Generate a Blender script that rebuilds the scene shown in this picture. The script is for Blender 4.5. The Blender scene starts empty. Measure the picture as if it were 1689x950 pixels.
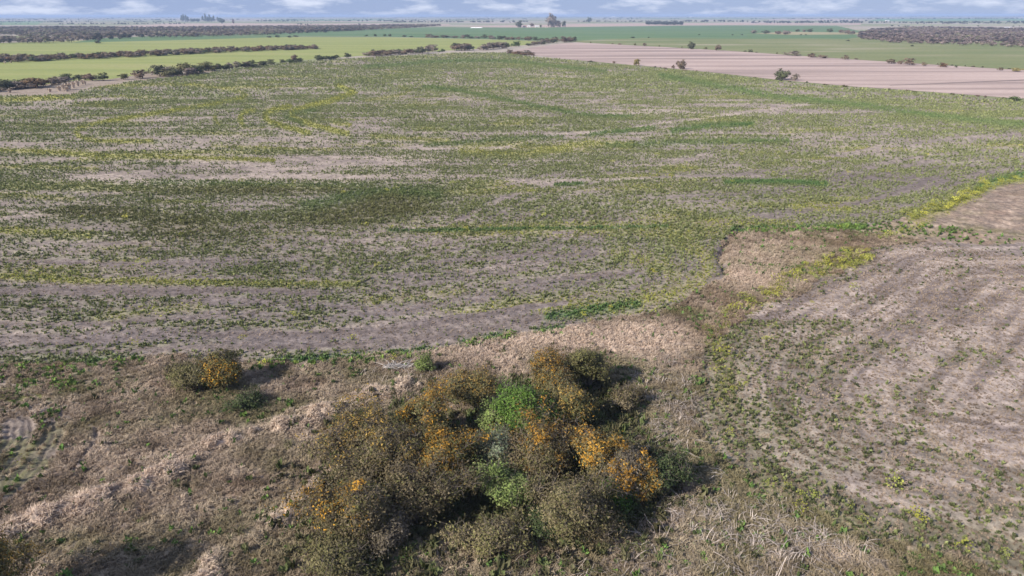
import bpy, bmesh, math, random
import numpy as np
from mathutils import Vector, Matrix

scene = bpy.context.scene
R = math.radians
random.seed(7)
rng = np.random.default_rng(11)

# ------------------------------------------------------------------ camera, sky, sun
CAM_H = 30.0
PITCH = 21.77                       # degrees below the horizon
FPX = 1127.0                        # focal length in photo pixels (photo 1689 x 950)
cam_data = bpy.data.cameras.new("camera")
cam_data.sensor_width = 36.0
cam_data.lens = 36.0 * FPX / 1689.0
cam_data.clip_start = 0.5
cam_data.clip_end = 60000.0
cam = bpy.data.objects.new("camera", cam_data)
cam.location = (0, 0, CAM_H)
cam.rotation_euler = (R(90.0 - PITCH), R(0.06), 0)
scene.collection.objects.link(cam)
scene.camera = cam

SUN_EL, SHADOW_AZ = 32.0, 34.0      # shadows run to the right and a little away
sx, sy = -math.cos(R(SHADOW_AZ)), -math.sin(R(SHADOW_AZ))
sun_data = bpy.data.lights.new("sun", 'SUN')
sun_data.energy = 4.8
sun_data.angle = R(0.53)
sun_data.color = (1.0, 0.935, 0.83)
sun = bpy.data.objects.new("sun", sun_data)
sun.location = (-60, -30, 80)
sun.rotation_euler = Vector((sx * math.cos(R(SUN_EL)), sy * math.cos(R(SUN_EL)), math.sin(R(SUN_EL)))).to_track_quat('Z', 'Y').to_euler()
scene.collection.objects.link(sun)

world = bpy.data.worlds.new("World")
scene.world = world
world.use_nodes = True
wn, wl = world.node_tree.nodes, world.node_tree.links
wn.clear()
w_out = wn.new('ShaderNodeOutputWorld')
w_bg = wn.new('ShaderNodeBackground')
w_bg.inputs['Strength'].default_value = 0.10
w_sky = wn.new('ShaderNodeTexSky')
w_sky.sky_type = 'NISHITA'
w_sky.sun_disc = False
w_sky.sun_elevation = R(SUN_EL)
w_sky.sun_rotation = math.atan2(sx, sy)
w_sky.air_density = 1.0
w_sky.dust_density = 0.1
w_sky.ozone_density = 1.0
w_tc = wn.new('ShaderNodeTexCoord')
w_map = wn.new('ShaderNodeMapping')
w_map.inputs['Scale'].default_value = (1.0, 1.0, 4.2)
w_noise = wn.new('ShaderNodeTexNoise')
w_noise.inputs['Scale'].default_value = 17.0
w_noise.inputs['Detail'].default_value = 7.0
w_noise.inputs['Roughness'].default_value = 0.58
w_ramp = wn.new('ShaderNodeValToRGB')
w_ramp.color_ramp.elements[0].position = 0.47
w_ramp.color_ramp.elements[1].position = 0.68
w_mix = wn.new('ShaderNodeMixRGB')
w_mix.inputs['Color2'].default_value = (4.6, 4.95, 5.9, 1)
w_tint = wn.new('ShaderNodeMixRGB')
w_tint.blend_type = 'MULTIPLY'
w_tint.inputs['Fac'].default_value = 1.0
w_tint.inputs['Color2'].default_value = (0.86, 0.92, 1.0, 1)
wl.new(w_tc.outputs['Generated'], w_map.inputs['Vector'])
wl.new(w_map.outputs['Vector'], w_noise.inputs['Vector'])
wl.new(w_noise.outputs['Fac'], w_ramp.inputs['Fac'])
w_cl = wn.new('ShaderNodeMath'); w_cl.operation = 'MULTIPLY'; w_cl.inputs[1].default_value = 0.90
wl.new(w_ramp.outputs['Color'], w_cl.inputs[0])
wl.new(w_cl.outputs[0], w_mix.inputs['Fac'])
wl.new(w_sky.outputs['Color'], w_tint.inputs['Color1'])
w_veil = wn.new('ShaderNodeMixRGB')            # thin even veil of high cloud
w_veil.inputs['Fac'].default_value = 0.90
w_veil.inputs['Color2'].default_value = (1.65, 2.28, 4.0, 1)
wl.new(w_tint.outputs['Color'], w_veil.inputs['Color1'])
wl.new(w_veil.outputs['Color'], w_mix.inputs['Color1'])
wl.new(w_mix.outputs['Color'], w_bg.inputs['Color'])
wl.new(w_bg.outputs[0], w_out.inputs['Surface'])

scene.view_settings.view_transform = 'Standard'
scene.view_settings.look = 'None'
scene.view_settings.exposure = 0.76
scene.view_settings.gamma = 1.0
scene.render.engine = 'CYCLES'
scene.cycles.volume_bounces = 0
scene.cycles.max_bounces = 5
scene.cycles.transparent_max_bounces = 4

# ------------------------------------------------------------------ geometry helpers
CP, SP = math.cos(R(PITCH)), math.sin(R(PITCH))

def ray(u, v):
    a, b = (u - 844.5) / FPX, (475.0 - v) / FPX
    return np.array([a, CP + b * SP, -SP + b * CP])

def at(u, v, z=0.0):
    """Ground (or height z) point seen at a photo pixel."""
    d = ray(u, v)
    t = (CAM_H - z) / max(-d[2], 1e-4)
    return np.array([d[0] * t, d[1] * t])

def poly(pts):
    return np.array([at(u, v) for u, v in pts])

def ppm(u, v):
    """photo pixels per metre across at that ground pixel"""
    p = at(u, v)
    return FPX / (p[1] * CP + CAM_H * SP)

def smooth(a, b, x):
    t = np.clip((x - a) / (b - a), 0, 1)
    return t * t * (3 - 2 * t)

def _hash(ix, iy, seed):
    h = (ix.astype(np.int64) * 374761393 + iy.astype(np.int64) * 668265263 + seed * 1274126177) & 0xFFFFFFFF
    h = ((h ^ (h >> 13)) * 1274126177) & 0xFFFFFFFF
    h = h ^ (h >> 16)
    return (h & 0xFFFFFF).astype(np.float64) / 0xFFFFFF

def vnoise(x, y, seed=0):
    ix, iy = np.floor(x), np.floor(y)
    fx, fy = x - ix, y - iy
    fx, fy = fx * fx * (3 - 2 * fx), fy * fy * (3 - 2 * fy)
    a, b = _hash(ix, iy, seed), _hash(ix + 1, iy, seed)
    c, d = _hash(ix, iy + 1, seed), _hash(ix + 1, iy + 1, seed)
    return (a + (b - a) * fx) * (1 - fy) + (c + (d - c) * fx) * fy

def fbm(x, y, seed=0, octv=4, gain=0.5):
    s = np.zeros_like(x); amp, tot = 1.0, 0.0
    for k in range(octv):
        s += amp * vnoise(x * 2 ** k + 17.3 * k, y * 2 ** k - 9.1 * k, seed + k)
        tot += amp; amp *= gain
    return s / tot

def line_dist(x, y, pl, reach=None):
    out = np.full(x.shape, 1e9)
    sel = np.arange(x.size)
    if reach:
        lo, hi = pl.min(0) - reach, pl.max(0) + reach
        sel = np.nonzero((x > lo[0]) & (x < hi[0]) & (y > lo[1]) & (y < hi[1]))[0]
    if sel.size == 0:
        return out
    px, py = x[sel], y[sel]
    best = np.full(sel.size, 1e18)
    for (ax, ay), (bx, by) in zip(pl[:-1], pl[1:]):
        ex, ey = bx - ax, by - ay
        t = np.clip(((px - ax) * ex + (py - ay) * ey) / (ex * ex + ey * ey + 1e-9), 0, 1)
        best = np.minimum(best, (px - ax - t * ex) ** 2 + (py - ay - t * ey) ** 2)
    out[sel] = np.sqrt(best)
    return out

def inside(x, y, pl):
    res = np.zeros(x.shape, bool)
    n = len(pl)
    for i in range(n):
        ax, ay = pl[i]; bx, by = pl[(i + 1) % n]
        if ay == by: continue
        c = ((ay > y) != (by > y)) & (x < (bx - ax) * (y - ay) / (by - ay) + ax)
        res ^= c
    return res

def curve(pts, n=6):
    """Catmull-Rom through photo-pixel points, returned on the ground."""
    p = [np.array(q, float) for q in pts]
    p = [2 * p[0] - p[1]] + p + [2 * p[-1] - p[-2]]
    out = []
    for i in range(1, len(p) - 2):
        for k in range(n):
            t = k / n
            out.append(0.5 * ((2 * p[i]) + (p[i + 1] - p[i - 1]) * t + (2 * p[i - 1] - 5 * p[i] + 4 * p[i + 1] - p[i + 2]) * t * t
                              + (3 * p[i] - p[i - 1] - 3 * p[i + 1] + p[i + 2]) * t ** 3))
    out.append(p[-2])
    return np.array([at(a, b) for a, b in out])

# ------------------------------------------------------------------ material helpers
def new_mat(name, rough=0.9, spec=0.15):
    m = bpy.data.materials.new(name)
    m.use_nodes = True
    nt = m.node_tree
    b = nt.nodes['Principled BSDF']
    b.inputs['Roughness'].default_value = rough
    b.inputs['Specular IOR Level'].default_value = spec
    return m, nt, b

def noise_node(nt, scale, detail=4, rough=0.6, coord='Object', stretch=None):
    tc = nt.nodes.new('ShaderNodeTexCoord')
    n = nt.nodes.new('ShaderNodeTexNoise')
    n.inputs['Scale'].default_value = scale
    n.inputs['Detail'].default_value = detail
    n.inputs['Roughness'].default_value = rough
    if stretch:
        mp = nt.nodes.new('ShaderNodeMapping')
        mp.inputs['Scale'].default_value = stretch[:3]
        if len(stretch) > 3: mp.inputs['Rotation'].default_value = (0, 0, stretch[3])
        nt.links.new(tc.outputs[coord], mp.inputs['Vector'])
        nt.links.new(mp.outputs['Vector'], n.inputs['Vector'])
    else:
        nt.links.new(tc.outputs[coord], n.inputs['Vector'])
    return n

def ramp_node(nt, stops):
    r = nt.nodes.new('ShaderNodeValToRGB')
    e = r.color_ramp.elements
    while len(e) < len(stops): e.new(0.5)
    for el, (p, c) in zip(e, stops):
        el.position = p
        el.color = (c, c, c, 1) if isinstance(c, (int, float)) else (*c, 1)
    return r

def mult(nt, a, b):
    m = nt.nodes.new('ShaderNodeMixRGB'); m.blend_type = 'MULTIPLY'; m.inputs['Fac'].default_value = 1
    for sock, v in ((m.inputs['Color1'], a), (m.inputs['Color2'], b)):
        if isinstance(v, tuple): sock.default_value = (*v, 1)
        else: nt.links.new(v, sock)
    return m.outputs['Color']

def plain_mat(name, col, var=0.25, scale=0.6, rough=0.9):
    m, nt, b = new_mat(name, rough)
    n = noise_node(nt, scale, 5, 0.65)
    r = ramp_node(nt, [(0.3, 1 - var), (0.7, 1 + var)])
    nt.links.new(n.outputs['Fac'], r.inputs['Fac'])
    nt.links.new(mult(nt, r.outputs['Color'], col), b.inputs['Base Color'])
    return m

def tint_mat(name, kind='INSTANCER', rough=0.85, trans=0.25):
    """leaf material whose colour is carried by the plant itself"""
    m, nt, b = new_mat(name, rough, 0.1)
    a = nt.nodes.new('ShaderNodeAttribute')
    a.attribute_type = kind
    a.attribute_name = 'tint'
    n = noise_node(nt, 3.0, 3, 0.6)
    r = ramp_node(nt, [(0.3, 0.8), (0.7, 1.2)])
    nt.links.new(n.outputs['Fac'], r.inputs['Fac'])
    c = mult(nt, a.outputs['Color'], r.outputs['Color'])
    nt.links.new(c, b.inputs['Base Color'])
    if trans:
        t = nt.nodes.new('ShaderNodeBsdfTranslucent')
        mx = nt.nodes.new('ShaderNodeMixShader')
        mx.inputs['Fac'].default_value = trans
        nt.links.new(c, t.inputs['Color'])
        nt.links.new(b.outputs[0], mx.inputs[1]); nt.links.new(t.outputs[0], mx.inputs[2])
        nt.links.new(mx.outputs[0], nt.nodes['Material Output'].inputs['Surface'])
    return m

def object_tint_mat(name, trans=0.2):
    """leaf colour = the object's own colour, varied by noise and by plant"""
    m, nt, b = new_mat(name, 0.85, 0.1)
    oi = nt.nodes.new('ShaderNodeObjectInfo')
    n = noise_node(nt, 0.9, 4, 0.65)
    r = ramp_node(nt, [(0.3, (0.72, 0.74, 0.8)), (0.7, (1.25, 1.2, 1.05))])
    nt.links.new(n.outputs['Fac'], r.inputs['Fac'])
    c = mult(nt, oi.outputs['Color'], r.outputs['Color'])
    nt.links.new(c, b.inputs['Base Color'])
    return m

# ------------------------------------------------------------------ object helpers
def mesh_np(name, verts, faces_flat, loop_total, mats=(), mat_idx=None, smooth_shade=True):
    me = bpy.data.meshes.new(name)
    verts = np.ascontiguousarray(verts, np.float32)
    faces_flat = np.ascontiguousarray(faces_flat, np.int32)
    loop_total = np.ascontiguousarray(loop_total, np.int32)
    me.vertices.add(len(verts)); me.vertices.foreach_set('co', verts.ravel())
    me.loops.add(len(faces_flat)); me.loops.foreach_set('vertex_index', faces_flat)
    me.polygons.add(len(loop_total))
    start = np.zeros(len(loop_total), np.int32); start[1:] = np.cumsum(loop_total)[:-1]
    me.polygons.foreach_set('loop_start', start)
    me.polygons.foreach_set('loop_total', loop_total)
    for m in mats: me.materials.append(m)
    if mat_idx is not None: me.polygons.foreach_set('material_index', np.ascontiguousarray(mat_idx, np.int32))
    if smooth_shade: me.polygons.foreach_set('use_smooth', np.ones(len(loop_total), bool))
    me.update(calc_edges=True)
    return me

class MB:
    """collects triangles and quads, links them as ONE mesh"""
    def __init__(s): s.v, s.f, s.t = [], [], []
    def face(s, pts, tint=(1, 1, 1)):
        k = len(s.v); s.v.extend(pts); s.f.append(tuple(range(k, k + len(pts)))); s.t.extend([tint] * len(pts))
    def tube(s, p0, p1, r0, r1, n=5, tint=(1, 1, 1)):
        p0, p1 = Vector(p0), Vector(p1)
        d = (p1 - p0)
        if d.length < 1e-5: return
        d.normalize()
        a = d.orthogonal().normalized(); b = d.cross(a)
        k = len(s.v)
        for p, r in ((p0, r0), (p1, r1)):
            for i in range(n):
                w = 2 * math.pi * i / n
                s.v.append(tuple(p + a * (r * math.cos(w)) + b * (r * math.sin(w)))); s.t.append(tint)
        for i in range(n):
            j = (i + 1) % n
            s.f.append((k + i, k + j, k + n + j, k + n + i))
    def box(s, c, d, tint=(1, 1, 1)):
        x, y, z = c; a, b, e = d[0] / 2, d[1] / 2, d[2] / 2
        k = len(s.v)
        for dx, dy, dz in ((-1, -1, -1), (1, -1, -1), (1, 1, -1), (-1, 1, -1), (-1, -1, 1), (1, -1, 1), (1, 1, 1), (-1, 1, 1)):
            s.v.append((x + a * dx, y + b * dy, z + e * dz)); s.t.append(tint)
        for q in ((0, 3, 2, 1), (4, 5, 6, 7), (0, 1, 5, 4), (1, 2, 6, 5), (2, 3, 7, 6), (3, 0, 4, 7)):
            s.f.append(tuple(k + i for i in q))
    def mesh(s, name, mat, tints=False):
        me = bpy.data.meshes.new(name)
        me.from_pydata([tuple(p) for p in s.v], [], s.f)
        me.materials.append(mat)
        if tints:
            a = me.attributes.new('tint', 'FLOAT_COLOR', 'POINT')
            a.data.foreach_set('color', np.array([(*t, 1) for t in s.t], np.float32).ravel())
        return me

def link(o, parent=None):
    scene.collection.objects.link(o)
    if parent is not None: o.parent = parent
    return o

def put(name, me, parent=None, loc=None):
    o = bpy.data.objects.new(name, me)
    if loc is not None: o.location = loc
    return link(o, parent)

def tag(o, label=None, cat=None, group=None, kind=None):
    if label: o['label'] = label
    if cat: o['category'] = cat
    if group: o['group'] = group
    if kind: o['kind'] = kind
    return o

def empty(name, loc, rz=0.0):
    o = bpy.data.objects.new(name, None)
    o.empty_display_size = 0.5
    o.location = loc; o.rotation_euler = (0, 0, rz)
    return link(o)

def copy_tree(o, parent=None):
    c = o.copy()
    scene.collection.objects.link(c)
    if parent is not None: c.parent = parent
    for ch in o.children:
        copy_tree(ch, c)
    return c

# ------------------------------------------------------------------ the layout of the land (photo pixels -> ground)
MAIN_BOTTOM = [(-260, 600), (-120, 606), (0, 602), (80, 600), (150, 594), (300, 588), (450, 600), (560, 592), (640, 586), (760, 567), (870, 549),
               (980, 529), (1080, 510), (1135, 490), (1190, 458), (1192, 438), (1193, 410), (1215, 384), (1250, 378), (1400, 373),
               (1500, 360), (1560, 343), (1600, 322), (1645, 299), (1700, 288), (1800, 275), (1950, 262)]
MAIN_TOP = [(1950, 186), (1750, 173), (1689, 167), (1600, 160), (1500, 152), (1400, 145), (1280, 134), (1180, 122), (1100, 114), (1020, 107),
            (940, 100), (870, 93), (840, 87), (760, 87), (640, 93), (500, 101), (420, 109), (330, 122), (200, 136), (140, 147), (120, 156), (0, 158), (-200, 165), (-330, 175)]
bottom_line = curve(MAIN_BOTTOM, 4)
main_poly = np.vstack([bottom_line, poly(MAIN_TOP)])
STUB_EDGE = [(1900, 392), (1760, 398), (1689, 402), (1600, 402), (1500, 403), (1440, 412), (1380, 445), (1300, 488), (1230, 525), (1170, 565),
             (1150, 610), (1155, 670), (1180, 740), (1240, 800), (1330, 845), (1440, 885), (1560, 925), (1700, 965), (1800, 1000)]
stub_line = curve(STUB_EDGE, 4)
stub_poly = np.vstack([stub_line, poly([(2300, 1000), (2300, 500), (2000, 392)])])
LEFT_BARE = curve([(-150, 612), (0, 628), (60, 640), (105, 660), (120, 700), (90, 760), (40, 800), (0, 830), (-150, 870)], 3)

BANK = curve([(-60, 905), (0, 893), (80, 862), (150, 835), (230, 805), (280, 785), (330, 757), (400, 722), (470, 700), (530, 684), (600, 662), (660, 645), (700, 632)], 5)
BANK2 = curve([(300, 975), (340, 945), (380, 915), (430, 880), (470, 850), (520, 815), (560, 770)], 5)
DITCH = curve([(1228, 374), (1205, 392), (1194, 410), (1190, 425), (1196, 442), (1200, 452)], 5)
PATHS = [curve(p, 4) for p in (
    [(855, 590), (830, 610), (800, 640)], [(790, 800), (775, 850), (780, 900), (760, 960)], [(865, 850), (870, 890), (872, 950)],
    [(310, 800), (315, 830), (325, 860)], [(1390, 945), (1430, 950), (1500, 960)])]

def to_uv(x, y):
    """where a ground point lies by bearing and depression (used to lay out the strips of vegetation)"""
    d = y * CP + CAM_H * SP
    d = np.where(d > .5, d, .5)
    return 844.5 + FPX * x / d, 475.0 - FPX * (y * SP - CAM_H * CP) / d

def uvcurve(pts, n=5):
    g = curve(pts, n)
    u, v = to_uv(g[:, 0], g[:, 1])
    return np.stack([u, v], 1)

def band(pts, w, a=1.0, px=None):
    v = float(np.mean([q[1] for q in pts])); y0, y1 = at(844, v)[1], at(844, v + 1)[1]
    return (uvcurve(pts, 4), px or max(1.4, w / abs(y0 - y1)), a)
YELLOW = [
    band([(584, 152), (544, 166), (501, 177), (481, 186), (490, 197), (526, 208), (573, 220)], 2.6, 2.2, 3.4),
    band([(558, 142), (580, 149), (584, 153)], 3.5, 1.5, 3),
    band([(476, 175), (444, 184), (438, 193), (451, 202), (480, 211), (508, 218)], 2.6, 2.2, 3.4),
    band([(419, 181), (401, 186), (396, 197), (401, 206)], 1.8, 1.3, 3.5),
    band([(354, 192), (357, 198), (362, 206)], 1.5, .7, 3), band([(551, 202), (576, 206)], 4, .7),
    band([(405, 156), (397, 161), (340, 173), (268, 184), (200, 195), (143, 206), (125, 215), (132, 224), (161, 231), (250, 232)], 2.0, 1.2, 3.2),
    band([(400, 153), (372, 146), (279, 138), (143, 143)], 7, .6), band([(0, 165), (60, 160), (120, 158)], 8, .7),
    band([(660, 143), (676, 150), (640, 160), (600, 165)], 5, .5),
    band([(-200, 240), (0, 246), (100, 251), (180, 256), (300, 259), (450, 263)], 2.6, .9), band([(0, 273), (160, 278)], 2, .6),
    band([(-200, 315), (0, 320), (120, 327)], 1.7, .55), band([(240, 331), (340, 332)], 1.0, .5),
    band([(-200, 365), (0, 378), (60, 382), (150, 388)], 2.0, .9),
    band([(-200, 448), (0, 455), (100, 459), (250, 464), (400, 467), (590, 466)], 1.0, 1.0),
    band([(760, 249), (868, 254), (954, 238), (1040, 240)], 5, .75), band([(614, 224), (740, 232)], 4, .6), band([(690, 211), (730, 214)], 4, .5),
    band([(820, 204), (880, 200)], 6, .45), band([(1093, 278), (1145, 275)], 3, .5), band([(350, 241), (560, 247)], 2.2, .5),
    band([(1110, 395), (1160, 420), (1165, 445), (1130, 475), (1060, 492)], 2.6, .6, 14), band([(1020, 420), (1100, 440), (1110, 460)], 2.5, .45, 14),
    band([(1310, 340), (1400, 345)], 2, .4), band([(160, 520), (330, 505)], 1.4, .4), band([(600, 495), (760, 482)], 1.2, .4),
]
GREEN = [
    band([(700, 143), (768, 152), (846, 167), (904, 179), (965, 190), (1040, 192)], 6, .55),
    band([(1090, 125), (1200, 145), (1280, 160), (1400, 172), (1500, 186), (1600, 199), (1800, 215)], 9, .6),
    band([(1110, 217), (1160, 210), (1240, 205)], 5, .8), band([(975, 222), (1080, 211)], 3.5, .8), band([(1000, 240), (1300, 232)], 4, .5),
    band([(1196, 301), (1270, 301), (1362, 305)], 1.8, 1.4), band([(1210, 380), (1300, 379), (1420, 374)], 1.6, 1.2),
    band([(905, 522), (960, 513), (1012, 507), (1050, 502)], 1.3, 1.2), band([(640, 380), (850, 379), (1100, 374)], .7, 1.1),
    band([(520, 182), (470, 190), (500, 205)], 4, .4), band([(600, 110), (800, 100), (1000, 118)], 14, .55), band([(250, 300), (420, 303), (600, 306)], 2, .3),
    band([(915, 305), (960, 304)], 1.2, .9), band([(700, 240), (860, 228), (930, 226)], 3, .4), band([(500, 340), (620, 315), (720, 320)], 4, .5),
    band([(420, 603), (520, 593), (640, 587), (700, 580)], .75, 1.5, 9), band([(765, 568), (840, 553)], .6, 1.6, 7), band([(880, 548), (930, 540)], .4, .9, 5),
    band([(20, 606), (90, 608), (180, 596), (230, 592)], 1.0, .8, 9), band([(1800, 276), (1689, 291), (1648, 300), (1615, 312)], 2, 1.1, 7), band([(40, 632), (85, 634), (130, 624)], .9, 1.3, 9), band([(-100, 600), (0, 610), (40, 606)], 1.0, .7),
]
OLIVE = [((300, 372), (120, 26)), ((650, 326), (70, 16)), ((640, 345), (80, 10)), ((560, 360), (90, 14)), ((150, 350), (90, 12)), ((420, 315), (180, 8))]
BARE = [((200, 298), (260, 8), 1), ((560, 290), (160, 8), .9), ((695, 246), (60, 4), 1.2), ((520, 275), (120, 8), .8), ((730, 190), (70, 8), .8), ((1080, 186), (80, 7), .9),
        ((690, 260), (90, 7), .7), ((300, 265), (60, 3), .6), ((860, 300), (80, 6), .7), ((1000, 297), (150, 3), .9), ((1010, 335), (130, 10), .6),
        ((650, 400), (120, 12), .5), ((280, 208), (90, 8), .6), ((60, 357), (70, 4), .8), ((900, 160), (150, 8), .35), ((1300, 215), (120, 10), .5), ((1560, 240), (150, 12), .5),
        ((760, 135), (100, 6), .7), ((930, 125), (70, 5), .7), ((1300, 190), (100, 7), .6), ((470, 155), (60, 4), .5), ((1200, 168), (150, 6), .6), ((420, 138), (60, 2), .9), ((840, 215), (60, 3), .6),
        ((60, 547), (120, 6), .6), ((240, 540), (100, 4), .4), ((1000, 380), (90, 6), .3)]
DARK = [((1450, 300), (220, 18), 1.0), ((1380, 345), (150, 10), .8), ((1200, 322), (150, 8), .7), ((200, 480), (320, 7), .9), ((450, 553), (300, 14), .9), ((760, 520), (160, 12), .7),
        ((930, 480), (170, 8), .6), ((200, 560), (140, 8), .7), ((1130, 290), (130, 4), .5), ((760, 455), (120, 8), .5), ((640, 440), (80, 6), .4), ((520, 500), (160, 10), .5), ((1530, 278), (40, 4), .9)]
TRACKS_LIGHT = [band([(780, 252), (860, 236), (930, 221), (1020, 214), (1080, 205), (1240, 185), (1330, 172)], 2.2, .9), band([(1000, 235), (1100, 222), (1180, 208)], 2.0, .7),
                band([(870, 302), (1000, 297), (1100, 292), (1260, 290)], 1.6, .9), band([(400, 565), (600, 548), (750, 535), (880, 522)], .35, .7),
                band([(380, 552), (560, 540), (700, 522), (820, 505)], .35, .6), band([(450, 575), (620, 560), (800, 545)], .3, .6),
                band([(1182, 395), (1183, 440), (1120, 490), (1020, 512)], 1.1, .6, 6), band([(1330, 345), (1440, 330), (1530, 308), (1620, 285)], 1.6, .7),
                band([(250, 140), (420, 128), (560, 138)], 3.0, .5), band([(0, 172), (90, 168), (150, 163), (210, 160)], 2.0, .3)]
MUSTARD_LINE = [band([(1700, 294), (1650, 303), (1620, 316)], 2.0, .4, 5), band([(1620, 312), (1590, 328), (1555, 346), (1505, 359)], 2.4, .9, 8),
                band([(1450, 395), (1520, 372), (1540, 362)], 1.2, .5),
                band([(1425, 424), (1380, 437), (1335, 450), (1290, 472), (1250, 495), (1212, 515), (1195, 528)], 1.15, 1.35, 10),
                band([(1195, 530), (1180, 560), (1190, 600), (1200, 660)], 1.5, .35, 16), band([(1260, 800), (1340, 850), (1420, 875)], 1.2, .35, 18)]
DRYBRIGHT = [((960, 556), (120, 24), 1.5), ((800, 585), (110, 24), 1.1), ((1260, 430), (75, 32), .9), ((1240, 465), (60, 14), .9), ((620, 660), (60, 18), .6), ((1080, 575), (70, 40), .7),
             ((170, 745), (80, 40), .35), ((480, 900), (80, 50), .5), ((720, 910), (70, 40), .6), ((1100, 900), (120, 50), .5), ((260, 660), (120, 30), .3), ((1310, 880), (40, 25), .5), ((520, 720), (40, 30), .5), ((1380, 915), (50, 20), .6)]
DRYOLIVE = [((350, 660), (120, 40), .7), ((120, 900), (140, 30), .7), ((330, 860), (120, 40), .5), ((440, 770), (110, 40), .5), ((540, 620), (90, 16), .6), ((1050, 640), (50, 60), .8), ((560, 880), (90, 60), .6), ((830, 880), (70, 60), .5),
            ((1180, 640), (60, 90), .7), ((1250, 740), (80, 60), .8), ((1400, 800), (100, 50), .7), ((620, 930), (90, 30), .6), ((1240, 870), (170, 70), .8), ((1180, 780), (60, 50), .6), ((1330, 400), (60, 14), .5), ((1290, 450), (40, 12), .5), ((1450, 380), (110, 12), .6), ((1620, 380), (90, 12), .5)]

TRACKS_DARK = [band([(-150, 474), (0, 477), (250, 480), (520, 483)], 1, 1.0, 6), band([(-150, 590), (0, 582), (250, 574), (460, 572), (640, 562), (780, 545), (900, 522), (1000, 500)], 1, 1.0, 5),
               band([(330, 552), (480, 548), (640, 543), (760, 526), (880, 505)], 1, .9, 4), band([(820, 470), (960, 455), (1060, 452)], 1, .7, 4), band([(700, 432), (860, 424), (1000, 420)], 1, .6, 3),
               band([(1185, 420), (1178, 452), (1120, 480), (1010, 500)], 1, .6, 4), band([(1150, 370), (1300, 352), (1440, 330), (1560, 292)], 1, .7, 6), band([(900, 290), (1100, 284), (1300, 282)], 1, .5, 3),
               band([(0, 430), (200, 434), (420, 433)], 1, .5, 3), band([(-100, 530), (150, 532), (340, 522)], 1, .6, 4)]

def blob(x, y, c, s):
    p = at(*c)
    ax = abs(at(c[0] + s[0], c[1])[0] - p[0])
    ay = abs(at(c[0], c[1] - s[1])[1] - at(c[0], c[1] + s[1])[1]) / 2
    # blobs lie square to the line of sight, like the photographed patches
    dx, dy = x - p[0] - (y - p[1]) * p[0] / p[1], y - p[1]
    q = (dx / ax) ** 2 + (dy / ay) ** 2
    return np.exp(-q)

def blobs(x, y, items):
    s = np.zeros_like(x)
    for it in items:
        s += (it[2] if len(it) > 2 else 1.0) * blob(x, y, it[0], it[1])
    return s

def bands(x, y, items):
    s = np.zeros_like(x)
    u, v = to_uv(x, y)
    u = np.where(y > 2, u, 1e7)
    n1, n2 = fbm(x / 2.2, y / 6, 190, 3) - .5, fbm(x / 2.2, y / 6, 195, 3) - .5
    for pl, w, a in items:
        d = line_dist(u + 2.2 * w ** .5 * n1, v + 1.6 * w ** .5 * n2, pl, w * 3 + 4)
        s = np.maximum(s, a * np.exp(-(d / w) ** 2))
    return s

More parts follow.
